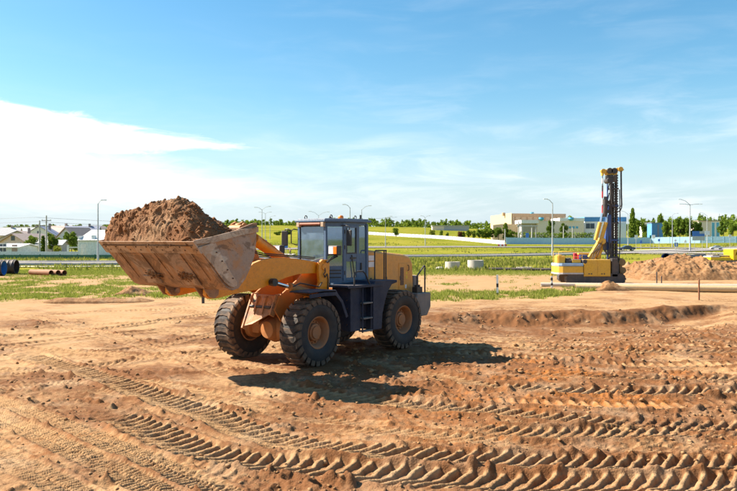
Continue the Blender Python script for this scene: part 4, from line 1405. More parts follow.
def person(loc, rz, pose, label, shirt, trouser, scale=1.0):
    """pose: dict of joint positions in metres, x forward, y left"""
    J = ['pelvis', 'waist', 'chest', 'neck', 'headb', 'headt']
    for s in 'lr': J += [k + s for k in ('sh', 'el', 'wr', 'hd', 'hip', 'kn', 'an', 'toe')]
    P = [pose[j] for j in J]
    ix = {j: i for i, j in enumerate(J)}
    E = [('pelvis', 'waist'), ('waist', 'chest'), ('chest', 'neck'), ('neck', 'headb'), ('headb', 'headt')]
    for s in 'lr':
        E += [('chest', 'sh' + s), ('sh' + s, 'el' + s), ('el' + s, 'wr' + s), ('wr' + s, 'hd' + s), ('pelvis', 'hip' + s), ('hip' + s, 'kn' + s), ('kn' + s, 'an' + s), ('an' + s, 'toe' + s)]
    rad = {'pelvis': .13, 'waist': .125, 'chest': .15, 'neck': .055, 'headb': .085, 'headt': .085, 'sh': .065, 'el': .045, 'wr': .032, 'hd': .036, 'hip': .095, 'kn': .062, 'an': .042, 'toe': .04}
    R = [rad[j] if j in rad else rad[j[:-1]] for j in J]
    body = skin_body('person', P, [(ix[a], ix[b]) for a, b in E], R, SKINM, None, 0, 2, loc, rz)
    body.scale = (scale,) * 3

    def cloth(nm, keep, mat, grow):
        kk = [j for j in J if j in keep or j[:-1] in keep]
        k2 = {j: i for i, j in enumerate(kk)}
        ee = [(k2[a], k2[b]) for a, b in E if a in k2 and b in k2]
        skin_body(nm, [pose[j] for j in kk], ee, [R[ix[j]] + grow for j in kk], mat, body, 0, 2)
    cloth('shirt', {'waist', 'chest', 'sh', 'el', 'wr'}, shirt, 0.014)
    cloth('trousers', {'pelvis', 'hip', 'kn', 'an'}, trouser, 0.016)
    h = pose['headt']; hb = pose['headb']
    q = MB(); q.ball((h[0] - 0.012, h[1], h[2] + 0.015), (0.098, 0.088, 0.085), 14, 9); q.build('hair', HAIR, body, smooth=60)
    q = MB(); q.bx(h[0] + 0.075, h[0] + 0.115, h[1] - 0.012, h[1] + 0.012, h[2] - 0.065, h[2] - 0.02); q.build('nose', SKINM, body, bevel=0.008)
    tag(body, label, 'person')
    return body


sit = dict(pelvis=(0, 0, 0), waist=(-.02, 0, .16), chest=(0, 0, .36), neck=(.03, 0, .52), headb=(.05, 0, .60), headt=(.06, 0, .70),
           shl=(0, .19, .43), ell=(.16, .25, .18), wrl=(.40, .14, .24), hdl=(.47, .11, .26), shr=(0, -.19, .43), elr=(.16, -.25, .18), wrr=(.40, -.14, .24), hdr=(.47, -.11, .26),
           hipl=(.08, .10, -.02), knl=(.46, .12, .02), anl=(.56, .12, -.38), toel=(.68, .13, -.42), hipr=(.08, -.10, -.02), knr=(.46, -.12, .02), anr=(.56, -.12, -.38), toer=(.68, -.13, -.42))
a0 = R_(180 + 50.7)
dl = Matrix.Rotation(a0, 3, 'Z') @ Vector((-0.52, 0, 2.36)) + Vector((-1.241, 18.673, 0))
person(dl, a0, sit, 'driver in a pale shirt seated behind the loader cab glass', SHIRT, DARKC, 0.93)
walk = dict(pelvis=(0, 0, .92), waist=(.01, 0, 1.06), chest=(.03, 0, 1.28), neck=(.04, 0, 1.45), headb=(.05, 0, 1.53), headt=(.06, 0, 1.63),
            shl=(.02, .19, 1.36), ell=(-.08, .24, 1.10), wrl=(.02, .22, .88), hdl=(.06, .22, .80), shr=(.02, -.19, 1.36), elr=(.04, -.24, 1.10), wrr=(.18, -.20, .92), hdr=(.24, -.19, .86),
            hipl=(0, .10, .86), knl=(.16, .10, .48), anl=(.12, .10, .09), toel=(.26, .11, .04), hipr=(0, -.10, .86), knr=(.02, -.10, .47), anr=(-.20, -.10, .12), toer=(-.09, -.11, .04))
person(at(290.3, 132, 0.02), R_(200), walk, 'person in dark clothes walking by the footpath behind the loader boom', DARKC, DARKC, 0.86)

# ------------------------------------------------------------------ drill rig
YEL = worn('rig_yellow', (0.66, 0.37, 0.025), amount=0.18, rough=0.42, dust=(0.45, 0.30, 0.16), updust=0.4, chips=0.4)
BLU = worn('rig_blue', (0.018, 0.055, 0.20), amount=0.12, rough=0.45, dust=(0.2, 0.17, 0.15), updust=0.3)
DARK = worn('rig_dark', (0.040, 0.040, 0.046), amount=0.35, rough=0.6, dust=(0.20, 0.14, 0.10), updust=0.3)
PALEB = pbr('pale_blue_band', (0.28, 0.42, 0.62), 0.5)
REDP = pbr('signal_red', (0.55, 0.03, 0.04), 0.5)
WHITEP = pbr('white_paint', (0.78, 0.78, 0.77), 0.55)
RD = 49.0
S_ = RD / FPX


def rx(px): return (px - 587.0) * S_


def rz_(py): return zrow(py, RD) - 0.0


rig = empty('drill_rig', ((587.0 - 368.5) * S_, RD, 0.0), 0.0, 'yellow crawler drilling rig with tall dark mast behind the pipes', 'drill rig')


def G(mb, name, mat, parent=None, **k):
    return mb.build(name, mat, parent or rig, **k)


for s in (-1, 1):                                        # crawlers
    y_ = s * 0.95
    b = MB()
    pr = []
    for k in range(9):
        a_ = math.pi / 2 + math.pi * k / 8; pr.append((rx(562) + 0.30 * math.cos(a_) + 0.3, 0.32 + 0.30 * math.sin(a_)))
    for k in range(9):
        a_ = -math.pi / 2 + math.pi * k / 8; pr.append((rx(619) + 0.30 * math.cos(a_) - 0.3, 0.32 + 0.30 * math.sin(a_)))
    b.prism(pr, y_ - 0.25, y_ + 0.25)
    tk = G(b, 'crawler_track', DARK)
    n_ = len(pr)
    shoe = MB(); shoe.bx(-0.085, 0.085, -0.28, 0.28, 0.0, 0.035); shoe.bx(-0.02, 0.02, -0.28, 0.28, 0.035, 0.06)
    sme = shoe.mesh('track_shoe', DARK)
    L = [0]
    for i in range(n_): L.append(L[-1] + math.dist(pr[i], pr[(i + 1) % n_]))
    tot = L[-1]; cnt = int(tot / 0.185)
    for k in range(cnt):
        d_ = tot * k / cnt
        i = max(j for j in range(n_) if L[j] <= d_)
        f_ = (d_ - L[i]) / (L[i + 1] - L[i])
        p0, p1 = pr[i], pr[(i + 1) % n_]
        o_ = link('track_shoe', sme, tk, (p0[0] + (p1[0] - p0[0]) * f_, y_, p0[1] + (p1[1] - p0[1]) * f_))
        o_.rotation_euler = (0, -math.atan2(p1[1] - p0[1], p1[0] - p0[0]) + math.pi, 0)
b = MB()
b.bx(rx(572), rx(612), -0.70, 0.70, 0.30, 0.62); b.cyl((rx(588), 0, 0.55), (rx(588), 0, 0.85), 0.75, n=24)
G(b, 'undercarriage', DARK)
zb, zt = rz_(275.5), rz_(259)
b = MB()
b.bx(rx(578.5), rx(604.5), -1.25, 0.2, zb, zt)
hs = G(b, 'engine_housing', YEL, bevel=0.03)
for x0, x1 in ((579.5, 590.8), (592.0, 603.5)):
    q = MB(); q.bx(rx(x0), rx(x1), -1.27, -1.248, zb + 0.06, zt - 0.05); pn = q.build('service_door', YEL, hs, bevel=0.008)
    for xx in (x0 + 3.2, x0 + 5.6):
        q = MB(); q.bx(rx(xx), rx(xx + 1.3), -1.285, -1.271, zb + 0.14, zb + 0.21); q.build('vent', DARK, pn)
b = MB()                                                 # counterweight: rounded tail with a pale band
cw = [(rx(578), -1.25), (rx(558), -1.25), (rx(554.5), -1.10), (rx(552.3), -0.7), (rx(552.0), 0.2), (rx(578), 0.3)]
b.prism(cw, rz_(273.5), rz_(265.5), 'z')
cwo = G(b, 'tail_counterweight', YEL, bevel=0.05)
q = MB(); q.prism([(x + (-0.01 if x < rx(570) else 0), y - 0.012) for x, y in cw], rz_(265.4), rz_(262.8), 'z'); q.build('pale_band', PALEB, cwo, bevel=0.02)
q = MB(); q.prism([(x + (-0.006 if x < rx(570) else 0), y - 0.006) for x, y in cw], rz_(273.4), rz_(271.9), 'z'); q.build('pale_band', pbr('grey_band', (0.42, 0.42, 0.44), .5), cwo)
b = MB(); b.bx(rx(553.5), rx(561), -1.0, -0.2, rz_(262.7), rz_(255.4)); b.bx(rx(554.5), rx(559), -0.9, -0.3, rz_(255.3), rz_(254.6))
G(b, 'tank', YEL, bevel=0.05)
b = MB(); b.bx(rx(562), rx(567.5), -1.0, -0.1, rz_(262.7), rz_(259.6)); b.bx(rx(568.0), rx(577.5), -1.05, -0.1, rz_(262.7), rz_(258.9)); b.cyl((rx(563), -0.6, rz_(259.5)), (rx(568), -0.6, rz_(259)), 0.12, n=10)
G(b, 'winch_gear', DARK, bevel=0.03)
b = MB(); b.bx(rx(567.8), rx(576), -1.09, -1.052, rz_(262.2), rz_(259.2)); G(b, 'winch_cover', YEL, bevel=0.01)
b = MB(); b.bx(rx(573.5), rx(576.5), -0.2, 0.1, rz_(259), rz_(253)); b.bx(rx(576.6), rx(579), -0.4, 0, rz_(259), rz_(254.5)); G(b, 'valve_block', REDP, bevel=0.02)
b = MB(); b.bx(rx(577.5), rx(585), -0.6, 0.1, rz_(258.8), rz_(254.8)); G(b, 'hose_reel', BLU, bevel=0.03)
b = MB(); b.cyl((rx(579.5), -1.28, rz_(261)), (rx(579.5), -0.4, rz_(261)), 0.14, n=14); G(b, 'muffler', DARK, smooth=35)
b = MB(); b.bx(rx(606), rx(612), -1.2, -0.35, rz_(276), rz_(258)); G(b, 'mast_foot', DARK, bevel=0.03)
b = MB(); b.bx(rx(580), rx(603), 0.35, 1.25, zb, rz_(253)); cb_ = G(b, 'operator_cab', YEL, bevel=0.04)
q = MB(); q.bx(rx(582), rx(598), 1.24, 1.262, rz_(262), rz_(255)); q.build('pane', CABGLASS, cb_)
# leaning boom
b = MB()
p0, p1 = Vector((rx(588), -0.35, rz_(259.5))), Vector((rx(598.5), -0.35, rz_(242)))
b.bar(p0, p1, 0.42, 0.36); b.bar(Vector((rx(595.5), -0.35, rz_(259))), Vector((rx(602), -0.35, rz_(244))), 0.3, 0.18)
b.cyl((rx(599.5), -0.7, rz_(241)), (rx(599.5), 0.1, rz_(241)), 0.22, n=16)
G(b, 'boom', YEL, bevel=0.03)
for (xa, ya, xb, yb) in ((593.0, 240.0, 597.6, 222.5), (598.3, 240.5, 603.4, 222.5)):
    b = MB(); b.cyl((rx(xa), -0.55, rz_(ya)), (rx(xb), -0.55, rz_(yb)), 0.13, n=14)
    cy = G(b, 'mast_cylinder', YEL, smooth=35)
    q = MB(); q.cyl((rx(xb), -0.55, rz_(yb)), (rx(xb + 2.2), -0.5, rz_(yb - 9)), 0.06, n=10); q.build('rod', CHROME, cy, smooth=35)
# mast: lattice of two dark rails, chain ladder and a blue backing box
mt, mb_ = rz_(175), rz_(274)
b = MB()
b.bx(rx(608.6), rx(610.2), -0.42, -0.18, mb_, mt); b.bx(rx(613.9), rx(615.5), -0.42, -0.10, mb_, mt)
mast = G(b, 'mast', DARK, bevel=0.02)
nst = 38
for k in range(nst):
    zz = mb_ + 0.1 + (mt - mb_ - 0.2) * k / (nst - 1)
    q = MB(); q.bx(rx(610.25), rx(613.85), -0.36, -0.24, zz, zz + 0.06); q.build('rung', DARK, mast)
    q = MB(); q.bx(rx(615.55), rx(616.2), -0.38, -0.16, zz, zz + 0.09); q.build('rack_tooth', DARK, mast)
q = MB(); q.bx(rx(610.4), rx(613.6), -0.15, 0.15, mb_, mt - 0.6); q.build('mast_core', DARK, mast, bevel=0.02)
for k, (xa, ya, yb) in enumerate(((608.0, 186, 240), (607.2, 200, 250), (616.9, 190, 262))):
    q = MB(); q.tube([(rx(xa), -0.5, rz_(ya)), (rx(xa + .5), -0.55, rz_((ya + yb) / 2)), (rx(xa - .2), -0.5, rz_(yb))], 0.035, 6); q.build('hydraulic_line', DARK, mast, smooth=60)
for k in range(5):
    q = MB(); q.bx(rx(607.6), rx(616.4), -0.47, -0.05, rz_(190 + 17 * k), rz_(188.3 + 17 * k)); q.build('mast_clamp', BLU if k % 2 else DARK, mast, bevel=0.01)
b = MB(); b.prism([(rx(603.0), rz_(250)), (rx(608.1), rz_(250)), (rx(609.0), rz_(206)), (rx(607.0), rz_(206)), (rx(604.5), rz_(225))], -0.40, 0.05)
G(b, 'mast_brace', BLU, bevel=0.03)
b = MB(); b.bx(rx(605), rx(608.2), -0.62, -0.42, rz_(243), rz_(215)); G(b, 'hose_tray', BLU, bevel=0.02)
b = MB(); b.cyl((rx(602.3), -0.45, rz_(217)), (rx(603.2), -0.45, rz_(200)), 0.17, n=14); b.cyl((rx(603.2), -0.45, rz_(200)), (rx(603.4), -0.45, rz_(197)), 0.11, n=14)
b.bx(rx(603), rx(608.2), -0.5, -0.25, rz_(214), rz_(210)); b.bx(rx(603), rx(608.2), -0.5, -0.25, rz_(204), rz_(201))
G(b, 'auger_drive', DARK, smooth=35)
b = MB(); b.bx(rx(605.3), rx(613.2), -0.62, 0.1, rz_(182.5), rz_(176)); b.cyl((rx(607), -0.65, rz_(181)), (rx(607), 0.1, rz_(181)), 0.2, n=14); b.cyl((rx(612), -0.65, rz_(178)), (rx(612), 0.1, rz_(178)), 0.16, n=14)
G(b, 'top_carriage', DARK, bevel=0.02)
b = MB()                                                 # crown block with sheaves
b.prism([(rx(605), rz_(175.5)), (rx(604.2), rz_(173.0)), (rx(600.2), rz_(172.3)), (rx(600.2), rz_(170.3)), (rx(604), rz_(170.2)), (rx(606.5), rz_(169.2)), (rx(613.5), rz_(169.0)), (rx(616.0), rz_(168.2)), (rx(620.0), rz_(168.4)), (rx(620.0), rz_(170.4)), (rx(616.2), rz_(171.2)), (rx(615), rz_(175.5))], -0.42, 0.05)
crown = G(b, 'crown_block', YEL, bevel=0.02)
for px_c, py_c, r_ in ((601.2, 172.0, 0.17), (607.5, 171.5, 0.20), (612.0, 171.5, 0.20), (618.3, 170.0, 0.17)):
    q = MB(); q.cyl((rx(px_c), -0.52, rz_(py_c)), (rx(px_c), -0.43, rz_(py_c)), r_, n=18); q.build('sheave', YEL if r_ < .19 else DARK, crown, smooth=35)
q = MB(); q.bx(rx(600.4), rx(601.8), -0.4, -0.1, rz_(176), rz_(172.3)); q.build('hook_block', YEL, crown)
q = MB(); q.bx(rx(619.5), rx(622.3), -0.35, -0.1, rz_(170.6), rz_(170)); q.build('bracket', DARK, crown)
b = MB(); b.tube([(rx(600.4), -0.45, rz_(176)), (rx(600.2), -0.45, rz_(221))], 0.03, 6)
cbl = G(b, 'cable', DARK)
for ya, yb, m_ in ((179, 184, WHITEP), (186, 192, DARK), (188, 198, REDP), (199, 205, WHITEP), (206, 214, REDP)):
    q = MB(); q.cyl((rx(600.35), -0.45, rz_(ya)), (rx(600.3), -0.45, rz_(yb)), 0.055, n=8); q.build('cable_sleeve', m_, cbl)
for x0, x1, x2, yb, r_ in ((609.3, 611.2, 618.7, 212.0, 0.040), (608.0, 609.2, 618.0, 209.0, 0.030)):
    pts = [(rx(x0), -0.62, rz_(178)), (rx(x0 - .8), -0.66, rz_(190)), (rx(x1 - .6), -0.68, rz_(204))]
    for k in range(1, 10):
        a_ = math.pi * (1 - k / 9.0)
        pts.append((rx((x1 + x2) / 2 + (x2 - x1) / 2 * math.cos(a_)), -0.62, rz_(205 + (yb - 205) * math.sin(a_))))
    pts += [(rx(x2), -0.55, rz_(195)), (rx(x2 + .1), -0.5, rz_(171.5))]
    b = MB(); b.tube(pts, r_, 8); G(b, 'hose', DARK, smooth=60)
b = MB(); b.tube([(rx(601), -0.6, rz_(243)), (rx(600), -0.75, rz_(249)), (rx(603), -0.75, rz_(254)), (rx(606), -0.7, rz_(250)), (rx(606.5), -0.6, rz_(236))], 0.05, 8)
b.tube([(rx(603), -0.6, rz_(243)), (rx(602), -0.72, rz_(251)), (rx(604.5), -0.72, rz_(256)), (rx(607.5), -0.7, rz_(248))], 0.05, 8)
tag(G(b, 'hose_bundle', DARK, smooth=60), kind='stuff')
for k, (xa, ya, xb, yb) in enumerate(((589, 259, 598, 241), (590.5, 259, 600, 239), (585, 259, 597, 243))):
    b = MB(); b.tube([(rx(xa), -0.66, rz_(ya)), (rx(xa + 1 + k), -0.78, rz_(ya - 6)), (rx((xa + xb) / 2 + 1), -0.74, rz_((ya + yb) / 2 - 1)), (rx(xb), -0.66, rz_(yb))], 0.028, 6); G(b, 'hose', DARK, smooth=60)
for y_ in (-1.2, 0.15):                                  # safety rail over the engine deck
    b = MB(); b.tube([(rx(554), y_, rz_(262.5)), (rx(554), y_, rz_(251.5)), (rx(577), y_, rz_(251.5)), (rx(577), y_, rz_(259))], 0.022, 6)
    b.tube([(rx(554), y_, rz_(256.5)), (rx(577), y_, rz_(256.5))], 0.016, 6); G(b, 'deck_rail', YEL, smooth=60)
for k in range(9):                                       # diagonal lacing on the mast
    za, zb2 = mb_ + 1.2 + k * 0.62, mb_ + 1.2 + (k + 1) * 0.62
    b = MB(); b.bar((rx(606.4), -0.2, za), (rx(608.2), -0.2, zb2), 0.05, 0.05); G(b, 'lacing', DARK)
b = MB(); b.bx(rx(606.0), rx(606.8), -0.26, -0.14, mb_ + 1.0, mb_ + 6.9); G(b, 'mast_rail', BLU)
b = MB()
b.bx(rx(616.6), rx(619.2), -0.6, 0.2, rz_(279), rz_(258))
b.cyl((rx(619), -0.65, rz_(262)), (rx(619), 0.1, rz_(262)), 0.24, n=14); b.cyl((rx(619.8), -0.65, rz_(270)), (rx(619.8), 0.1, rz_(270)), 0.22, n=14)
b.bx(rx(617), rx(620.8), -0.55, -0.1, rz_(279), rz_(273))
G(b, 'rotary_gearbox', worn('gear_brown', (0.20, 0.12, 0.04), amount=.5, rough=.6), bevel=0.02)
b = MB(); b.cyl((rx(613), -0.75, 0.0), (rx(613), -0.75, rz_(262)), 0.14, n=12); b.bx(rx(607), rx(616), -0.95, -0.5, 0.05, 0.35)
G(b, 'drill_casing', DARK, bevel=0.02)

# ------------------------------------------------------------------ pipes, rings, posts
STEELPIPE = worn('pale_steel_pipe', (0.55, 0.50, 0.43), amount=0.35, rough=0.5, dust=(0.50, 0.34, 0.19), updust=0.35)
TANPIPE = worn('tan_pipe', (0.56, 0.40, 0.21), amount=0.35, rough=0.5, dust=(0.52, 0.34, 0.18), updust=0.3)
CONC = worn('concrete', (0.46, 0.43, 0.39), amount=0.35, rough=0.9, dust=(0.42, 0.33, 0.24), updust=0.3)
PLAST = worn('black_pipe', (0.035, 0.03, 0.032), amount=0.2, rough=0.5, dust=(0.25, 0.17, 0.12), updust=0.25)
PBLUE = pbr('pipe_blue', (0.05, 0.24, 0.62), 0.5)
RUSTP = worn('rust_pipe', (0.22, 0.085, 0.035), amount=0.3, rough=0.8, dust=(0.38, 0.24, 0.14), updust=0.4)


def hollow(mb, p0, p1, r, wall=0.03, n=24):
    p0, p1 = Vector(p0), Vector(p1)
    L_ = (p1 - p0).length
    mb.lathe([(r, 0), (r, L_), (r - wall, L_), (r - wall, 0), (r, 0)], p0, p1 - p0, n)
    return mb


def pipe(name, p0, p1, r, mat, label, group=None, wall=0.03, lining=None, rib=0):
    q = hollow(MB(), p0, p1, r, wall)
    o = q.build(name, mat, None, smooth=40)
    if lining:
        l_ = hollow(MB(), Vector(p0) + (Vector(p1) - Vector(p0)) * 0.002, Vector(p1) - (Vector(p1) - Vector(p0)) * 0.002, r - wall - 0.002, 0.015)
        l_.build('lining', lining, o, smooth=40)
    if rib:
        d = Vector(p1) - Vector(p0); L_ = d.length
        n_ = int(L_ / rib)
        me_ = None
        for k in range(n_):
            q = MB(); c0 = Vector(p0) + d * ((k + 0.25) / n_); c1 = Vector(p0) + d * ((k + 0.75) / n_)
            q.lathe([(r + 0.001, 0), (r + 0.025, 0.03), (r + 0.025, (c1 - c0).length - 0.03), (r + 0.001, (c1 - c0).length)], c0, d, 24)
            q.build('pipe_rib', mat, o, smooth=40)
    return tag(o, label, 'pipe', group)


def pp(px, D, dz): v = at(px, D); return Vector((v.x, v.y, yard_height(v.x, v.y) + dz if D < 68 else v.z + dz))


pipe('steel_pipe', pp(541, 44.5, .13), pp(770, 43.2, .13), .13, STEELPIPE, 'long pale steel pipe lying behind the tan pipe before the drill rig')
pipe('steel_pipe', pp(575.5, 41.4, .19), pp(790, 40.0, .2), .195, TANPIPE, 'long thick tan pipe lying nearest on the right of the yard')
pipe('drain_pipe', pp(4.2, 57.6, .62) + Vector((-8, -0.4, 0)), pp(4.2, 57.6, .62), .60, PLAST, 'large black drain pipe with open blue-lined end at the left edge', 'big black pipes', .05, PBLUE, .35)
pipe('drain_pipe', pp(16.6, 60.5, .62) + Vector((-8, -0.4, 0)), pp(16.6, 60.5, .62), .60, PLAST, 'large black drain pipe lying behind the blue-lined one at left', 'big black pipes', .05, None, .35)
for k, (px_c, dd) in enumerate(((51.2, 57.6), (58.2, 57.9), (64.6, 58.2))):
    e0 = pp(px_c, dd, .23)
    pipe('rusty_pipe', e0 + Vector((-2.4, 1.6, 0)), e0, .22, RUSTP,
         ['leftmost of three short rusty pipe lengths on the grass', 'middle of three short rusty pipe lengths on the grass', 'rightmost of three short rusty pipe lengths on the grass'][k], 'short rusty pipes')


def ring(px, D, w_, h_, label, wall=0.12):
    p = pp(px, D, -0.03)
    q = MB(); r_ = w_ / 2
    q.lathe([(r_, 0), (r_, h_), (r_ - wall, h_), (r_ - wall, 0), (r_, 0)], (0, 0, 0), (0, 0, 1), 32)
    o = q.build('concrete_ring', CONC, None, smooth=40, bevel=0.015, loc=p)
    tag(o, label, 'well ring', 'concrete well rings')


ring(452.5, 72.5, 1.50, 0.72, 'smaller upright concrete well ring left of its twin in the field')
ring(475.5, 71.0, 1.58, 0.92, 'taller concrete well ring standing right of the smaller one')
ring(524.5, 69.5, 1.55, 0.30, 'flat low concrete ring lying left of the drill rig')
for px_c, D, s_, lab in ((439.5, 70, .55, 'pale flat boulder left of the concrete well rings'), (8, 40, .2, None)):
    if lab is None: continue
    q = MB(); q.ball((0, 0, 0.10), (s_ * 0.8, s_ * 0.6, s_ * 0.36), 12, 8)
    q.v = [(x * (1 + 0.25 * math.sin(7 * x + 3 * y)), y * (1 + .2 * math.cos(5 * z + x * 4)), z) for x, y, z in q.v]
    tag(q.build('boulder', CONC, None, loc=pp(px_c, D, 0)), lab, 'boulder')
pipe('drain_pipe', pp(489, 67.5, .14), pp(553, 66.0, .14), .15, PLAST, 'thin dark pipe lying on the field left of the drill rig', wall=.02)
pipe('drain_pipe', pp(666, 62, 1.36), pp(684, 80, 0.75), .42, PLAST, 'dark pipe with a deep blue end poking over the soil mound', None, .04, PBLUE)
pipe('drain_pipe', pp(681, 66, 1.25), pp(704, 74, 1.2), .25, PLAST, 'dark grey pipe stretched behind the crest of the soil mound')


def marker(px, py_base, hgt_, label, bands):
    x, y = gp(px, py_base)
    z = yard_height(x, y)
    q = MB(); q.prism([(-.055, -.03), (.055, -.03), (.05, .03), (-.05, .03)], -0.2, hgt_ - 0.05, 'z')
    q.prism([(-.055, -.03), (.055, -.03), (.05, .03), (-.05, .03)], hgt_ - 0.05, hgt_, 'z')
    o = q.build('marker_post', WHITEP, None, loc=(x, y, z))
    for z0, z1, m_ in bands:
        b_ = MB(); b_.bx(-.059, .059, -.034, .034, z0, z1); b_.build('band', m_, o)
    o.rotation_euler = (R_(random.uniform(-2, 2)), R_(random.uniform(-2, 2)), R_(random.uniform(-15, 15)))
    return tag(o, label, 'marker post', 'roadside marker posts')


marker(497.5, 294.5, 1.08, 'white marker post with black band in the grass strip', [(.42, .62, BLACK), (.0, .12, BLACK)])
marker(552.0, 288, .86, 'white marker post with yellow and black bands before the drill rig', [(.42, .60, BLACK), (.70, .86, STICKY), (.12, .26, BLACK)])
marker(203.2, 304, .75, 'dark marker post standing under the loader bucket', [(.0, .72, BLACK)])
for px_c, py_b, h_, lab in ((656.8, 282.5, .75, 'taller wooden stake at the foot of the soil mound'), (661.5, 282.5, .45, 'short wooden stake beside the taller one at the mound'), (699, 301, .95, 'thin rust coloured stake before the thick tan pipe')):
    x, y = gp(px_c, py_b); q = MB(); q.prism([(-.03, -.03), (.03, -.03), (.03, .03), (-.03, .03)], -.2, h_, 'z')
    q.add([(-.03, -.03, h_), (.03, -.03, h_), (.03, .03, h_), (-.03, .03, h_), (0, 0, h_ + .06)], [(0, 1, 4), (1, 2, 4), (2, 3, 4), (3, 0, 4)])
    tag(q.build('stake', RUSTP if 'rust' in lab else DARK, None, loc=(x, y, yard_height(x, y))), lab, 'stake')


# ------------------------------------------------------------------ mounds of soil
def mound(name, cx, cy, lx, ly, hfun, label, seed, n=(150, 70), rough_=1.0):
    X_, Y_ = np.meshgrid(np.linspace(-lx / 2, lx / 2, n[0]), np.linspace(-ly / 2, ly / 2, n[1]), indexing='xy')
    k = seed
    u_ = np.clip(1 - (Y_ / (ly / 2)) ** 2, 0, 1)
    e_ = np.clip((1 - np.abs(X_ / (lx / 2)) ** 6), 0, 1)
    Z_ = hfun(X_) * u_ ** 0.8 * e_
    Z_ = Z_ * (0.70 + 0.65 * fbm(X_ + 31 * k, Y_, lx / 9, 4, 0.55, k=k)) + rough_ * (0.22 * (fbm(X_, Y_ + 9 * k, 0.55, 4, 0.6, k=k + 1) - 0.5) - 0.20 * (np.abs(fbm(X_, Y_, 0.9, 3, 0.6, k=k + 2) - .5) - .12)) * np.clip(u_ * e_ * 2, 0, 1)
    Z_ -= 0.35 * (1 - np.clip(u_ * e_ * 4, 0, 1))
    me = grid_mesh(name, X_, Y_, Z_)
    me.materials.append(SOIL_DUMP)
    o = link(name, me, None, (cx, cy, yard_height(cx, cy)))
    return tag(o, label, 'soil heap')


SOIL_DUMP = soil_material('dumped_soil', False, 0.48)
x0 = (617 - 368.5) / FPX * 56; x1 = (840 - 368.5) / FPX * 56
cx = (x0 + x1) / 2
mound('soil_mound', cx, 56.5, x1 - x0, 11.0, lambda X_: np.interp(X_ + cx, [(p - 368.5) / FPX * 56 for p in (617, 640, 665, 690, 705, 730, 780, 830)], [.5, 1.15, 1.45, 1.55, 1.25, 1.0, .9, .3]),
      'long lumpy mound of tan soil right of the drill rig', 3, (300, 170), 2.9)
x, y = gp(611, 290.5); mound('soil_pile', x, y, 2.6, 1.5, lambda X_: np.interp(X_, [-1.3, -.2, 1.3], [0, .52, 0]), 'small brown pile of soil in front of the tan pipe', 1, (60, 40), .5)
x, y = gp(134, 294); mound('soil_pile', x, y, 2.2, 1.6, lambda X_: np.interp(X_, [-1.1, -.1, 1.1], [0, .48, 0]), 'small pile of grey brown soil left below the bucket', 4, (50, 36), .4)
x, y = gp(100, 301); mound('soil_pile', x, y, 5.5, 1.2, lambda X_: 0.22 + 0 * X_, 'low long ridge of dark soil at the grass edge under the bucket', 5, (90, 30), .5)

# yellow machine half hidden behind the mound at the right edge
mD = 66.0
mc = empty('bulldozer', (*at(722, mD)[:2], 0.0), 0, 'bright yellow earthmover half hidden behind the soil mound at right', 'earthmover')


def mx(px): return (px - 722.0) * mD / FPX


YB = pbr('bright_yellow', (0.80, 0.52, 0.01), 0.4)
zr = lambda py: zrow(py, mD)
b = MB(); b.bx(mx(707.5), mx(728), -0.6, 1.2, zr(260.4), zr(257.0)); bl = b.build('deck', YB, mc, bevel=0.04)
q = MB(); q.bx(mx(707.5), mx(716.5), -0.62, 0.8, zr(256.9), zr(256.2)); q.build('deck_plate', WHITEP, bl)
b = MB(); b.bx(mx(711), mx(718), -0.3, 0.9, zr(256.1), zr(254.6)); b.bx(mx(719), mx(729), -0.1, 0.9, zr(256.8), zr(255.2)); b.build('engine_gear', GREYW, mc, bevel=0.03)
b = MB()
b.prism([(mx(729.5), zr(260)), (mx(729.2), zr(249.6)), (mx(730.5), zr(249.2)), (mx(745), zr(249.0)), (mx(745), zr(250.6)), (mx(733), zr(251)), (mx(731.6), zr(255.5)), (mx(738), zr(251.8)), (mx(746), zr(251.8)), (mx(746), zr(260))], -0.7, 1.1)
b.build('cab_frame', YB, mc, bevel=0.03)
b = MB(); b.bx(mx(709), mx(752), -0.9, 1.4, 0.55, zr(260.5)); b.build('chassis', BLACK, mc, bevel=0.05)
for y_ in (-0.9, 1.0):
    b = MB(); n_ = 20
    pr = [(mx(712) + .45 * math.cos(a_), .5 + .45 * math.sin(a_)) for a_ in np.linspace(math.pi / 2, 1.5 * math.pi, 9)] + [(mx(748) + .45 * math.cos(a_), .5 + .45 * math.sin(a_)) for a_ in np.linspace(-math.pi / 2, .5 * math.pi, 9)]
    b.prism(pr, y_ - .25, y_ + .25); b.build('crawler_track', DARK, mc)
# ------------------------------------------------------------------ background: poles, fences, houses, works, trees
POLEG = pbr('galvanised', (0.42, 0.43, 0.44), 0.45, 0.3)
POLEC = pbr('concrete_pole', (0.44, 0.42, 0.39), 0.9)
WOODP = pbr('wood_pole', (0.20, 0.16, 0.12), 0.9)
LAMPW = pbr('lamp_head', (0.62, 0.63, 0.64), 0.4)
WIREM = pbr('wire', (0.05, 0.05, 0.05), 0.5)


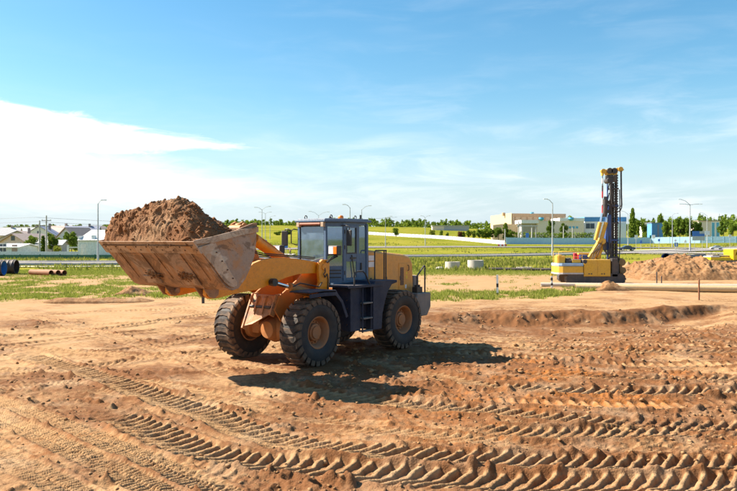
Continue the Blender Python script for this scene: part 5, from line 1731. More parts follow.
def lamp_pole(px, D, top_py, arms, label, r=0.10):
    base = at(px, D, -0.2)
    h = zrow(top_py, D) - base.z
    o = empty('street_lamp', base, 0, label, 'street lamp', 'street lamps along the roads')
    b = MB(); b.cyl((0, 0, 0), (0, 0, h * 0.25), r * 1.35, r * 1.3, 10); b.cyl((0, 0, h * 0.25), (0, 0, h), r * 1.1, r * 0.62, 10)
    b.build('pole', POLEG, o, smooth=40)
    for dx, dy, rise in arms:
        b = MB()
        b.tube([(0, 0, h - 0.1), (dx * 0.5, dy * 0.5, h + rise * 0.7), (dx, dy, h + rise)], r * 0.42, 6)
        a_ = b.build('arm', POLEG, o, smooth=40)
        d = Vector((dx, dy, 0)).normalized()
        q = MB(); q.bar(Vector((dx, dy, h + rise)) - d * 0.1, Vector((dx, dy, h + rise)) + d * 0.6, 0.26, 0.12)
        q.build('lamp_head', LAMPW, a_, bevel=0.03)
    return o


lamp_pole(98, 93, 203.5, [(0.5, 0, 0.45)], 'tall street lamp left of the loader bucket by the road')
lamp_pole(262, 165, 209.5, [(-1.2, 0, .5), (1.5, 0, .7)], 'double street lamp just right of the soil heap, tallest there')
lamp_pole(265.4, 205, 213.5, [(-1.4, 0, .4), (1.2, 0, .4)], 'middle of three street lamps right of the soil heap', .09)
lamp_pole(270.0, 240, 217, [(1.4, 0, .4)], 'farthest and shortest of three street lamps right of the soil heap', .09)
lamp_pole(318.6, 185, 215.3, [(-2.0, 0, 1.0), (2.2, 0, .9)], 'double armed street lamp rising over the front of the cab roof')
lamp_pole(350, 140, 207.5, [(-.9, 0, .6)], 'street lamp rising behind the middle of the cab roof', .13)
lamp_pole(361.6, 150, 209.5, [(1.5, 0, .8)], 'street lamp with one arm rising at the rear of the cab roof', .12)
lamp_pole(385.5, 190, 218.5, [(1.2, 0, .6)], 'single arm street lamp right of the loader cab')
lamp_pole(425.2, 205, 217.5, [(-.9, 0, .5), (.9, 0, .5)], 'short double arm street lamp above the rear of the loader')
lamp_pole(552.5, 126, 203.0, [(-1.0, 0, .7)], 'tall street lamp left of the drill rig mast', .13)
lamp_pole(628, 185, 214.0, [(-1.6, 0, .8)], 'street lamp right of the drill rig mast by the dark car')
lamp_pole(672.3, 205, 215, [(1.2, 0, .5)], 'street lamp before the dense round trees on the right')
lamp_pole(690, 168, 204.5, [(-2.2, 0, 1.2), (-2.2, -.4, .1), (2.3, 0, .1)], 'largest three armed street lamp at the right junction', .15)
lamp_pole(707, 200, 215.5, [(-1.7, 0, .8)], 'street lamp with a blue sign at far right')

# wooden utility poles and wires on the left
for px, D, tp, lab in ((39.6, 118, 220.5, 'shorter wooden utility pole before the houses'), (46.4, 120, 215.5, 'taller utility pole before the houses on the left')):
    b_ = at(px, D, -.2); h = zrow(tp, D) - b_.z
    o = empty('utility_pole', b_, 0, lab, 'utility pole', 'utility poles')
    q = MB(); q.cyl((0, 0, 0), (0, 0, h), .17, .11, 10); q.build('pole', POLEC, o, smooth=40)
    q = MB(); q.bx(-.8, .8, -.05, .05, h - .9, h - .78); ca = q.build('cross_arm', WOODP, o)
    for x in (-.7, 0, .7):
        q = MB(); q.cyl((x, 0, h - .78), (x, 0, h - .58), .05, n=8); q.build('insulator', WHITEP, ca)
P0 = at(46.4, 120)
for k, (dy, dz, lab) in enumerate(((-.6, 9.0 - 2.4, 'upper overhead wire crossing the sky on the left'), (0, 5.9, 'middle overhead wire crossing the sky on the left'), (.6, 5.2, 'lower overhead wire crossing the sky on the left'))):
    q = MB()
    pts = []
    A = [Vector((-150, 126 + dy, dz + 1.0)), Vector((P0.x - 1, 119 + dy, dz)), Vector((P0.x + 60, 150 + dy, dz + 1.0))]
    for a_, c_ in ((A[0], A[1]), (A[1], A[2])):
        for i in range(13):
            f_ = i / 12
            if pts and i == 0: continue
            p = a_.lerp(c_, f_); p.z -= 1.2 * 4 * f_ * (1 - f_); pts.append(p)
    q.tube(pts, 0.018, 4)
    tag(q.build('overhead_wire', WIREM), lab, 'wire', 'overhead wires')


# --- fences
def panel_fence(name, pts, hgt_, pitch, mat, label, cat='fence', post=None, gap=0.12):
    o = empty(name, pts[0], 0, label, cat)
    base = Vector(pts[0])
    pm = MB(); pm.bx(0, pitch - gap, -.04, .04, .05, hgt_); pm.bx(0.1, pitch - gap - .1, -.055, .055, hgt_ * .45, hgt_ * .55); pme = pm.mesh('panel', mat)
    qm = MB(); qm.bx(-.07, .07, -.07, .07, -.6, hgt_ + .08); qme = qm.mesh('post', post or mat)
    for a_, c_ in zip(pts[:-1], pts[1:]):
        a_, c_ = Vector(a_), Vector(c_)
        L_ = (c_ - a_).length; n_ = max(1, int(round(L_ / pitch)))
        for k in range(n_):
            p = a_.lerp(c_, k / n_); p2 = a_.lerp(c_, (k + 1) / n_)
            p.z = float(terr(p.x, p.y)); p2.z = float(terr(p2.x, p2.y))
            d = p2 - p
            pl = link('panel', pme, o, p - base + Vector((d.x, d.y, 0)).normalized() * gap * .5)
            pl.rotation_euler = (0, -math.atan2(d.z, math.hypot(d.x, d.y)), math.atan2(d.y, d.x))
            pl.scale = ((d.length) / pitch, 1, 1)
            link('post', qme, o, p - base)
    return o


WFEN = pbr('white_fence_panel', (0.62, 0.62, 0.62), 0.7)
BFEN = pbr('light_blue_fence', (0.40, 0.60, 0.76), 0.7)
GFEN = pbr('dark_green_fence', (0.03, 0.13, 0.085), 0.7)
fw = [at(px, D) for px, D in ((300, 395), (330, 372), (365, 342), (400, 315), (440, 285), (470, 262), (505, 237))]
panel_fence('white_fence', fw, 1.35, 3.4, WFEN, 'white panel fence running down the green slope behind the loader', gap=.4)
fb = [at(px, D) for px, D in ((506.3, 244), (540, 250), (600, 255), (650, 262), (700, 252), (760, 246))]
panel_fence('blue_fence', fb, 2.3, 3.6, BFEN, 'light blue panel fence below the factory on the right', gap=.03)
panel_fence('green_fence', [at(px, 108) for px in (-60, 20, 60, 130)], .62, 2.6, GFEN, 'low dark green fence along the road on the left', gap=.02)
gf = [at(px, 112) for px in (-60, 20, 80)]
panel_fence('pale_fence', gf, 1.05, 3.0, pbr('pale_fence', (.62, .66, .70), .7), 'pale fence standing behind the green fence on the left', gap=.02)


# --- buildings
def wallmat(name, c): return pbr(name, c, 0.9)


ROOFG = pbr('roof_grey', (0.42, 0.41, 0.41), 0.8)
ROOFB = pbr('roof_brown', (0.34, 0.26, 0.23), 0.8)
ROOFD = pbr('roof_slate', (0.22, 0.24, 0.32), 0.7)
ROOFS = pbr('roof_silver', (0.62, 0.60, 0.56), 0.6)
WINM = pbr('window_dark', (0.06, 0.08, 0.11), 0.15)
WW = wallmat('wall_white', (0.82, 0.79, 0.76)); WC = wallmat('wall_cream', (0.74, 0.62, 0.50)); WP = wallmat('wall_pink', (0.68, 0.52, 0.46)); WBL = wallmat('wall_pale_blue', (0.66, 0.72, 0.74)); WGR = wallmat('wall_grey', (0.60, 0.56, 0.54))


def house(px, D, w_, d_, wall_h, roof_h, wm, rm, label, rot=0.0, gable_front=False, chimney=True, z0=0.0, nwin=2, cat='house', dormer=False):
    w_, d_, wall_h, roof_h = w_ * .9, d_ * .9, wall_h * .92, roof_h * .88
    base = at(px, D, z0)
    o = empty('house', base, rot, label, cat, 'houses on the left skyline')
    b = MB(); b.bx(-w_ / 2, w_ / 2, 0, d_, -1.0, wall_h)
    if gable_front:
        b.prism([(-w_ / 2, wall_h), (w_ / 2, wall_h), (0, wall_h + roof_h - .05)], 0.002, d_ - .002, 'y')
    else:
        b.prism([(0, wall_h), (d_, wall_h), (d_ / 2, wall_h + roof_h - .05)], -w_ / 2 + .002, w_ / 2 - .002, 'x')
    b.build('wall', wm, o)
    r = MB(); ov = .45
    if gable_front:
        hx = w_ / 2
        for s in (-1, 1):
            e = (s * (hx + ov), wall_h - ov * roof_h / hx); t_ = (0, wall_h + roof_h)
            r.prism([e, t_, (t_[0], t_[1] + .16), (e[0], e[1] + .16)], -ov, d_ + ov, 'y')
    else:
        hy = d_ / 2
        for s in (-1, 1):
            e = (hy + s * (hy + ov), wall_h - ov * roof_h / hy); t_ = (hy, wall_h + roof_h)
            r.prism([e, t_, (t_[0], t_[1] + .16), (e[0], e[1] + .16)], -w_ / 2 - ov, w_ / 2 + ov, 'x')
    ro = r.build('roof', rm, o)
    if chimney:
        q = MB(); q.bx(w_ * .18, w_ * .18 + .6, d_ * .45, d_ * .45 + .6, wall_h + roof_h * .4, wall_h + roof_h + .9); q.build('chimney', ROOFB, ro)
    fl = max(1, int(wall_h // 2.6))
    for f_ in range(fl):
        for k in range(nwin):
            x = -w_ / 2 + w_ * (k + .5) / nwin
            q = MB(); q.bx(x - .55, x + .55, -.04, .05, f_ * 2.7 + .9, f_ * 2.7 + 2.2); wn = q.build('window', WINM, o)
            q = MB()
            q.bx(x - .65, x - .55, -.07, .04, f_ * 2.7 + .8, f_ * 2.7 + 2.3); q.bx(x + .55, x + .65, -.07, .04, f_ * 2.7 + .8, f_ * 2.7 + 2.3)
            q.bx(x - .55, x + .55, -.07, .04, f_ * 2.7 + .8, f_ * 2.7 + .9); q.bx(x - .55, x + .55, -.07, .04, f_ * 2.7 + 2.2, f_ * 2.7 + 2.3); q.bx(x - .03, x + .03, -.07, .04, f_ * 2.7 + .9, f_ * 2.7 + 2.2)
            q.build('window_frame', WW, wn)
    if gable_front:
        q = MB(); q.bx(-.5, .5, -.04, .05, wall_h + .3, wall_h + 1.3); q.build('window', WINM, o)
    q = MB(); q.bx(w_ * .30, w_ * .30 + .9, -.05, .05, 0, 2.1); q.build('door', ROOFB, o)
    return o


house(3, 118, 5.4, 8, 1.75, .55, WBL, WW, 'pale blue building with white roof at the far left edge', 0, False, False, 0, 1)
house(13, 150, 7.5, 9, 2.6, 1.9, WP, ROOFB, 'pinkish low house with brown roof beside the pale blue building', R_(-18), True, False, 0, 2)
house(17.5, 185, 9.5, 9, 3.3, 2.2, WGR, ROOFB, 'grey gabled house with wide brown roof on the left', R_(12), True, True, 0, 2)
house(27, 165, 7, 7, 2.3, 1.4, WC, ROOFG, 'cream low house with grey roof left of the utility poles', 0, False, False, 0, 2)
house(39, 215, 10, 9, 4.2, 3.1, WW, ROOFD, 'white gabled house with slate blue roof behind the utility poles', R_(8), True, True, 0, 2)
house(45.5, 142, 6.4, 6, 2.0, 1.0, WP, ROOFG, 'small pink house with grey hipped roof right of the utility poles', R_(6), False, False, 0, 2)
house(53, 235, 9, 9, 4.6, 3.0, WC, ROOFB, 'cream house with brown roof on the skyline right of the slate roof', R_(-20), False, True, 0, 2)
house(66, 195, 8.5, 9, 3.2, 3.4, WW, ROOFB, 'white gabled house with steep brown roof between the trees', R_(-22), True, False, 0, 2)
house(80, 225, 11, 9, 4.2, 3.2, WGR, ROOFD, 'dark roofed house on the skyline behind the white warehouse', R_(10), False, True, 0, 3)
house(92, 250, 10, 9, 4.8, 3.0, WW, ROOFB, 'farthest pale house seen above the white warehouse roof', R_(-8), True, False, 0, 2)
house(3, 240, 10, 9, 4.2, 2.8, WC, ROOFG, 'cream house with grey roof on the far left skyline', R_(15), False, True, 0, 2)
house(25, 255, 10, 9, 4.4, 2.8, WW, ROOFG, 'far white house with grey roof left on the skyline', R_(-10), False, True, 0, 2)
house(70, 265, 10, 9, 4.6, 2.8, WP, ROOFG, 'far pinkish house peeping over the steep brown roof', R_(-10), False, True, 0, 2)
# white warehouse
wb = at(93.5, 122, 0)
wb.z += 0.35
wo = empty('warehouse', wb, R_(-4), 'white flat warehouse with pale grey metal roof by the left street lamp', 'warehouse')
q = MB(); q.bx(-2.5, 3.2, 0, 9, -.5, 2.35); q.build('wall', WBL, wo)
q = MB(); q.bx(-2.75, -2.502, -.05, 8.5, -.5, 3.2); q.bx(-2.9, -2.76, .5, 8, -.5, 2.9); q.build('gable_wall', WW, wo)
q = MB(); q.prism([(-.3, 2.36), (5.0, 4.1), (9.3, 2.36), (9.3, 2.5), (5.0, 4.26), (-.3, 2.5)], -2.75, 3.5, 'x'); rf = q.build('roof', ROOFS, wo)
q = MB(); q.bx(-.45, .15, .2, .9, 2.55, 3.3); q.build('roof_vent', WBL, rf); q = MB(); q.bx(-.6, .3, .0, .95, 2.40, 2.62); q.build('vent_base', ROOFD, rf)
q = MB(); q.bx(-2.2, -1.3, -.03, .03, -.2, 1.8); q.build('door', WW, wo)
for k in range(7):
    q = MB(); q.bx(-1.1 + k * .62, -1.06 + k * .62, -.03, -.002, 0, 2.3); q.build('wall_seam', WW, wo)
# white gate portal
gp_ = at(71, 119, 0)
go = empty('gate_portal', gp_, 0, 'white pipe gate portal left of the warehouse', 'gate')
for x in (-.5, 2.2):
    q = MB(); q.bx(x - .14, x + .14, -.1, .1, -.3, 2.0); q.build('post', WW, go)
q = MB(); q.bx(-.4, 2.1, -.06, .06, 1.55, 1.72); q.build('beam', WW, go)

# factory with annex
BEIGE = wallmat('wall_beige', (0.66, 0.49, 0.32)); TAN = wallmat('wall_tan', (0.55, 0.36, 0.21)); OFFW = wallmat('wall_offwhite', (0.80, 0.68, 0.55))
BLUEB = wallmat('wall_blue', (0.10, 0.28, 0.55)); VENTB = pbr('vent_blue', (0.10, 0.40, 0.62), .5)
FD = 330.0
fz_ = lambda py, D=FD: zrow(py, D)


def fx_(px, D=FD): return (px - 368.5) / FPX * D


fo = empty('factory', (fx_(512), FD, 0), 0, 'large beige factory hall with tan roof band on the skyline', 'factory')


def blk(o, name, mat, pa, pb, D0, D1, za, zb_, bev=0):
    q = MB(); q.bx(fx_(pa, D0) - o.location.x, fx_(pb, D0) - o.location.x, D0 - o.location.y, D1 - o.location.y, za, zb_)
    return q.build(name, mat, o, bevel=bev)


A, Bp, Cp = Vector((fx_(491, 372), 372)), Vector((fx_(512.3), FD)), Vector((fx_(569), FD + 6))
Dp = A + (Cp - Bp)
q = MB(); q.prism([(p.x - fo.location.x, p.y - FD) for p in (A, Bp, Cp, Dp)], 0, fz_(214.2), 'z'); q.build('wall', BEIGE, fo)
q = MB()
ctr = (A + Cp) / 2
q.prism([((p.x - ctr.x) * 1.012 + ctr.x - fo.location.x, (p.y - ctr.y) * 1.012 + ctr.y - FD) for p in (A, Bp, Cp, Dp)], fz_(216.8), fz_(213.4), 'z'); rb = q.build('roof_band', TAN, fo)
q = MB()
q.prism([(p.x - fo.location.x, p.y - FD) for p in (A + Vector((-.3, -.4)), Bp + Vector((-.4, -.4)), Bp + Vector((-.3, .4)), A + Vector((-.2, .4)))], fz_(230), fz_(213.0), 'z'); q.build('gable_cladding', wallmat('gable_cream', (.50, .385, .24)), fo)
for k in range(9):
    f_ = (k + .5) / 9; p = Bp.lerp(Cp, f_)
    q = MB(); q.bx(p.x - fo.location.x - .18, p.x - fo.location.x + .18, p.y - FD - .35, p.y - FD - .05, 1, fz_(217)); q.build('pilaster', TAN, fo)
for px, py0, py1, r_ in ((508.5, 214, 211.8, .8), (521, 214, 212.6, .7), (538, 214, 211.2, .9), (548.5, 214, 213, .6)):
    q = MB(); q.cyl((fx_(px) - fo.location.x, 12, fz_(py0 + 1)), (fx_(px) - fo.location.x, 12, fz_(py1)), r_, n=12); q.build('roof_vent', VENTB if px == 538 else TAN, rb)
q = MB(); q.prism([(fx_(491.5, 325) - fo.location.x, 0), (fx_(508, 325) - fo.location.x, 0), (fx_(517, 325) - fo.location.x, 0), (fx_(517, 325) - fo.location.x, fz_(224.5, 325)), (fx_(500, 325) - fo.location.x, fz_(224.2, 325)), (fx_(491.5, 325) - fo.location.x, fz_(225.2, 325))], -9, -5, 'y')
q.build('low_wing', BEIGE, fo)
an = empty('annex', (fx_(550, 312), 312, 0), 0, 'off-white flat annex with windows before the beige factory', 'factory')
q = MB(); q.bx(fx_(537.5, 312) - an.location.x, fx_(584, 312) - an.location.x, 0, 14, 0, fz_(220.8, 312)); q.build('wall', OFFW, an)
q = MB(); q.bx(fx_(521.5, 314) - an.location.x, fx_(537.4, 314) - an.location.x, 2, 14, 0, fz_(223.0, 312)); q.build('side_wall', wallmat('grey_wall', (.36, .34, .32)), an)
q = MB(); q.bx(fx_(521, 312) - an.location.x, fx_(538.5, 312) - an.location.x, -.6, 13, fz_(223.4, 312), fz_(220.0, 312)); q.build('parapet', WW, an)
q = MB(); q.bx(fx_(559.5, 312) - an.location.x, fx_(584.4, 312) - an.location.x, -.3, 14.3, fz_(221.2, 312), fz_(218.0, 312)); q.build('parapet', WW, an)
for px in (540.8, 570.5):
    q = MB(); q.cyl((fx_(px, 312) - an.location.x, -1, fz_(220.8, 312)), (fx_(px, 312) - an.location.x, -1, fz_(219.0, 312)), .55, 1.3, n=12); q.cyl((fx_(px, 312) - an.location.x, -1, fz_(219.0, 312)), (fx_(px, 312) - an.location.x, -1, fz_(217.4, 312)), 1.1, n=12)
    q.build('roof_vent', VENTB, an, smooth=40)
for px in (566.5, 570, 573.5, 577):
    q = MB(); q.bx(fx_(px, 312) - an.location.x - .5, fx_(px, 312) - an.location.x + .5, -.08, .05, fz_(228.5, 312), fz_(226.3, 312)); q.build('window', VENTB, an)
bb = empty('blue_hall', (fx_(605, 318), 318, 0), 0, 'long blue and white hall behind the drill rig mast', 'factory')
q = MB(); q.bx(fx_(584.6, 318) - bb.location.x, fx_(626.5, 318) - bb.location.x, 0, 18, fz_(221.5, 318), fz_(217.0, 318)); q.build('upper_wall', BLUEB, bb)
q = MB(); q.bx(fx_(584.6, 318) - bb.location.x + .1, fx_(626.4, 318) - bb.location.x, .15, 17.8, 0, fz_(221.5, 318) - .01); q.build('lower_wall', WW, bb)
for px in (588, 592.5, 619, 622.5):
    q = MB(); q.bx(fx_(px, 318) - bb.location.x - .9, fx_(px, 318) - bb.location.x + .9, .05, .3, fz_(228.6, 318), fz_(223.4, 318)); q.build('window', WINM, bb)
q = MB(); q.bx(fx_(617, 312) - bb.location.x, fx_(626, 312) - bb.location.x, -6, -.01, 0, fz_(223.3, 312)); q.build('porch', WBL, bb)
bs_ = empty('blue_shed', (fx_(658, 300), 300, 0), 0, 'small bright blue shed left of the round trees on the right', 'shed')
q = MB(); q.bx(-2.6, 2.2, 0, 5, 0, fz_(223.2, 300)); q.build('wall', BLUEB, bs_)
q = MB(); q.bx(-2.8, 2.4, -.2, 5.2, fz_(223.2, 300), fz_(222.6, 300)); q.build('roof', ROOFD, bs_)
q = MB(); q.bx(-.3, .5, -.06, .04, 1.5, fz_(224.5, 300)); q.build('door', ROOFD, bs_)
bg_ = empty('garage', (fx_(709, 330), 330, 0), 0, 'cream garage with two tall blue doors at far right', 'garage')
q = MB(); q.bx(-4.8, 5.0, 0, 8, 0, fz_(221.2, 330)); q.build('wall', WC, bg_)
q = MB(); q.bx(-5.1, 5.3, -.3, 8.3, fz_(221.2, 330), fz_(220.5, 330)); q.build('roof', ROOFB, bg_)
q = MB(); q.bx(.9, 5.02, -.05, .02, 0, fz_(221.4, 330)); q.build('white_bay', WW, bg_)
for x in (1.3, 3.4):
    q = MB(); q.bx(x, x + 1.2, -.1, .01, 1.5, fz_(222.6, 330)); q.build('door', VENTB, bg_)
lb = empty('low_building', (fx_(450, 480), 480, 0), 0, 'low long cream building on the green slope behind the white fence', 'building')
for xa, xb, m_ in ((432.5, 444, WC), (444.1, 469, wallmat('wall_greyish', (.40, .40, .42)))):
    q = MB(); q.bx(fx_(xa, 480) - lb.location.x, fx_(xb, 480) - lb.location.x, 0, 8, 0, fz_(226.3, 480)); q.build('wall', m_, lb)
q = MB(); q.bx(fx_(432, 480) - lb.location.x, fx_(469.4, 480) - lb.location.x, -.4, 8.4, fz_(226.3, 480), fz_(225.5, 480)); q.build('roof', ROOFG, lb)
for px, lab in ((645, 'pale low hut on the skyline left of the blue shed'), (650, 'white low hut on the skyline behind the blue shed')):
    so_ = empty('hut', (fx_(px, 420), 420, 0), 0, lab, 'hut')
    q = MB(); q.bx(-1.7, 1.7, 0, 4, 0, fz_(222.8, 420)); q.build('wall', WW, so_); q = MB(); q.bx(-1.9, 1.9, -.2, 4.2, fz_(222.8, 420), fz_(222.2, 420)); q.build('roof', ROOFG, so_)
# concrete gantries in front of the works
for (pa, pb, D, tp, bp_, lab) in ((518.6, 522.2, 262, 221.5, 226.5, 'tall narrow concrete gantry in front of the factory'), (531.6, 536.2, 270, 225.0, 226.5, 'lower concrete gantry with slanted leg before the annex')):
    b_ = at((pa + pb) / 2, D, -.3); o = empty('gantry', b_, 0, lab, 'gantry', 'concrete gantries')
    hw_ = (pb - pa) / 2 / FPX * D; h = zrow(tp, D) - b_.z; hb_ = zrow(bp_, D) - b_.z
    for s in (-1, 1):
        q = MB(); q.cyl((s * hw_, 0, 0), (s * hw_ * (.8 if tp > 224 else 1), 0, h if s < 0 else hb_ + .3), .26, .22, 10); q.build('leg', POLEC, o, smooth=40)
    q = MB(); q.bx(-hw_ - .6, hw_ + (3.6 if tp < 224 else .6), -.25, .25, hb_, hb_ + .5); q.build('beam', POLEC, o)
for px, D, tp, lab in ((563.5, 262, 226, 'thin concrete pole standing right of the annex trees'), (572.5, 266, 227.5, 'leaning pair of thin poles left of the drill rig'), (505, 258, 229, 'thin grey pole before the tree row')):
    b_ = at(px, D, -.3); h = zrow(tp, D) - b_.z; o = empty('thin_pole', b_, 0, lab, 'pole')
    q = MB(); q.cyl((0, 0, 0), (0, 0, h), .2, .15, 8); q.build('pole', POLEC, o, smooth=40)
    if 'pair' in lab:
        q = MB(); q.cyl((1.8, 0, 0), (.1, 0, h * .9), .15, .12, 8); q.build('brace', POLEC, o, smooth=40)


# --- road signs, barrier, cars
SIGNB = pbr('sign_blue', (0.04, 0.16, 0.55), 0.5)
GREYS = pbr('sign_back', (0.45, 0.47, 0.50), 0.5)


def sign(px, D, top_py, w_, h_, mat, label, posts=1, shape='rect', extra=None):
    b_ = at(px, D, -.2); zt_ = zrow(top_py, D) - b_.z
    o = empty('road_sign', b_, 0, label, 'road sign')
    for k in range(posts):
        x = 0 if posts == 1 else (-w_ * .32 if k == 0 else w_ * .32)
        q = MB(); q.cyl((x, .06, 0), (x, .06, zt_ - .05), .05, n=8); q.build('post', POLEG, o, smooth=40)
    q = MB()
    if shape == 'rect': q.bx(-w_ / 2, w_ / 2, -.04, 0, zt_ - h_, zt_)
    elif shape == 'round': q.cyl((0, -.04, zt_ - w_ / 2), (0, 0, zt_ - w_ / 2), w_ / 2, n=20)
    else: q.prism([(-w_ / 2, zt_ - h_), (w_ / 2, zt_ - h_), (0, zt_)], -.04, 0, 'y')
    q.build('plate', mat, o)
    if extra:
        for (x0, x1, z0, z1, m_) in extra:
            q = MB(); q.bx(x0, x1, -.06, -.042, zt_ + z0, zt_ + z1); q.build('panel', m_, o)
    return o


sign(698.5, 165, 231.2, 2.8, 2.1, SIGNB, 'large two part blue and grey direction board at the right junction', 2, extra=[(-1.45, 1.45, -2.12, -1.15, GREYS), (.2, 1.45, -.55, .0, GREYS)])
sign(707.3, 198, 231.0, 1.3, 1.1, WBL, 'pale blue square sign on the far right lamp post')
sign(730, 172, 234.5, .8, .8, WHITEP, 'round white sign at the right edge of the junction', 1, 'round')
sign(676.2, 140, 242.6, .7, .8, SIGNB, 'blue arrow sign on a short striped post', 1, extra=[(-.12, .12, -.7, -.1, WHITEP)])
sign(685.3, 190, 239.2, 1.0, .9, WHITEP, 'white triangular sign left of the three armed lamp', 1, 'tri')
sign(675.4, 180, 239.3, .6, .6, WHITEP, 'small round white sign near the dark trees', 1, 'round')
sign(636.2, 190, 235.0, .8, 1.0, WBL, 'pale square sign right of the dark car lamp post')
sign(641, 185, 240.4, .55, .8, SIGNB, 'small blue sign right of the dark car', 1)
sign(653.6, 188, 235.0, .8, .9, WHITEP, 'white square sign in the middle of the right verge')
sign(650.5, 192, 235.2, .5, .9, pbr('signal_green', (.02, .2, .14), .5), 'dark green signal box on a post on the right verge')
sign(659, 180, 239.0, .5, .6, SIGNB, 'tiny blue sign before the light blue fence')
sign(286.0, 150, 242.8, .8, 1.1, SIGNB, 'blue sign seen left of the walking person')
sign(265.6, 175, 240.0, .7, .7, SIGNB, 'small blue sign on the post right of the heap')
sign(527.3, 258, 233.0, 1.1, 2.6, SIGNB, 'blue upright board under the gantries')
sign(525.2, 250, 241.6, 1.6, .9, WHITEP, 'white low board beside the blue upright board')
bz = at(502.3, 205, 0)
o = empty('road_barrier', bz, 0, 'red and white striped road barrier at the end of the white fence', 'barrier')
for x in (-.9, .9):
    q = MB(); q.bx(x - .05, x + .05, -.05, .05, -.2, 1.0); q.build('post', POLEG, o)
for k in range(5):
    q = MB(); q.bx(-1.25 + k * .5, -.76 + k * .5, -.1, -.055, .45, 1.0); q.build('stripe', REDP if k % 2 == 0 else WHITEP, o)


def car(px, D, rz, paint, label, dz=0.18, van=False, sc=1.0):
    o = empty('parked_van' if van else 'car', at(px, D, dz), rz, label, 'van' if van else 'car')
    o.scale = (sc,) * 3
    if van:
        body = [(-2.4, .4), (-2.4, 1.9), (-2.2, 2.05), (1.0, 2.05), (1.7, 1.25), (2.35, 1.05), (2.4, .4)]
        roofp = None
    else:
        body = [(-2.15, .35), (-2.2, .85), (-1.9, .98), (-1.3, 1.0), (-.75, 1.40), (.35, 1.43), (1.05, .98), (1.9, .85), (2.2, .65), (2.2, .35)]
    q = MB(); q.prism(body, -.82, .82); bo = q.build('body', paint, o, bevel=.08)
    if not van:
        for s in (-1, 1):
            q = MB(); q.prism([(-1.15, 1.0), (-.70, 1.34), (-.2, 1.36), (-.2, 1.0)], s * .815, s * .83); q.build('window', WINM, bo)
            q = MB(); q.prism([(-.12, 1.0), (-.12, 1.36), (.30, 1.37), (.85, 1.0)], s * .815, s * .83); q.build('window', WINM, bo)
        q = MB(); q.prism([(.42, 1.42), (1.06, 1.0), (1.09, 1.02), (.44, 1.45)], -.68, .68); q.build('windscreen', WINM, bo)
    else:
        for s in (-1, 1):
            q = MB(); q.prism([(.3, 1.25), (.3, 1.85), (1.0, 1.85), (1.55, 1.25)], s * .815, s * .83); q.build('window', WINM, bo)
    for x in (-1.35, 1.35):
        for s in (-1, 1):
            q = MB(); q.cyl((x, s * .66, .32), (x, s * .84, .32), .32, n=18); wl = q.build('wheel', BLACK, o, smooth=35)
            q = MB(); q.cyl((x, s * .842, .32), (x, s * .852, .32), .19, n=14); q.build('rim', LAMPW, wl, smooth=35)
    for s in (-1, 1):
        q = MB(); q.bx(2.12, 2.215, s * .5 - .16, s * .5 + .16, .66, .8); q.build('headlight', LENS, bo)
    return o


car(626.8, 172, R_(178), pbr('car_navy', (.03, .05, .09), .25), 'dark blue saloon car driving left of the junction', .17, False, .86)
car(716.5, 182, R_(172), pbr('car_silver', (.62, .64, .66), .25, .3), 'silver car on the road at far right', .17, False, .70)
car(637.5, 300, R_(90), WHITEP, 'left of two white vans parked below the skyline trees', .1, True)
car(642.5, 302, R_(95), WHITEP, 'right of two white vans parked below the skyline trees', .1, True)


# ------------------------------------------------------------------ trees
BARK = pbr('bark', (0.10, 0.075, 0.05), 0.95)
L_MID = leafmat('leaf_mid', (0.08, 0.14, 0.018), (0.20, 0.27, 0.040))
L_DARK = leafmat('leaf_dark', (0.055, 0.105, 0.018), (0.145, 0.21, 0.034))
L_YEL = leafmat('leaf_yellow', (0.15, 0.19, 0.025), (0.30, 0.30, 0.05))
L_RED = leafmat('leaf_red', (0.09, 0.018, 0.02), (0.17, 0.045, 0.035))


def leaf_cloud(clumps, n_per, size, seed):
    """many small leaf-sized quads spread through a set of ellipsoid clumps"""
    g = np.random.default_rng(seed)
    V, F = [], []
    for (c, r, wt) in clumps:
        n = int(n_per * wt)
        d = g.normal(size=(n, 3)); d /= np.linalg.norm(d, axis=1)[:, None]
        rad_ = g.random(n) ** 0.45
        P = np.array(c) + d * rad_[:, None] * np.array(r)
        a = g.normal(size=(n, 3)); a /= np.linalg.norm(a, axis=1)[:, None]
        b = np.cross(a, g.normal(size=(n, 3))); b /= np.linalg.norm(b, axis=1)[:, None]
        s = size * (0.6 + 0.8 * g.random(n))[:, None]
        q = np.stack([P - a * s - b * s * .55, P + a * s * .1 - b * s * .8, P + a * s + b * s * .55, P - a * s * .1 + b * s * .8], 1)
        V.append(q.reshape(-1, 3))
    V = np.concatenate(V)
    F = np.arange(len(V)).reshape(-1, 4)
    return V, F


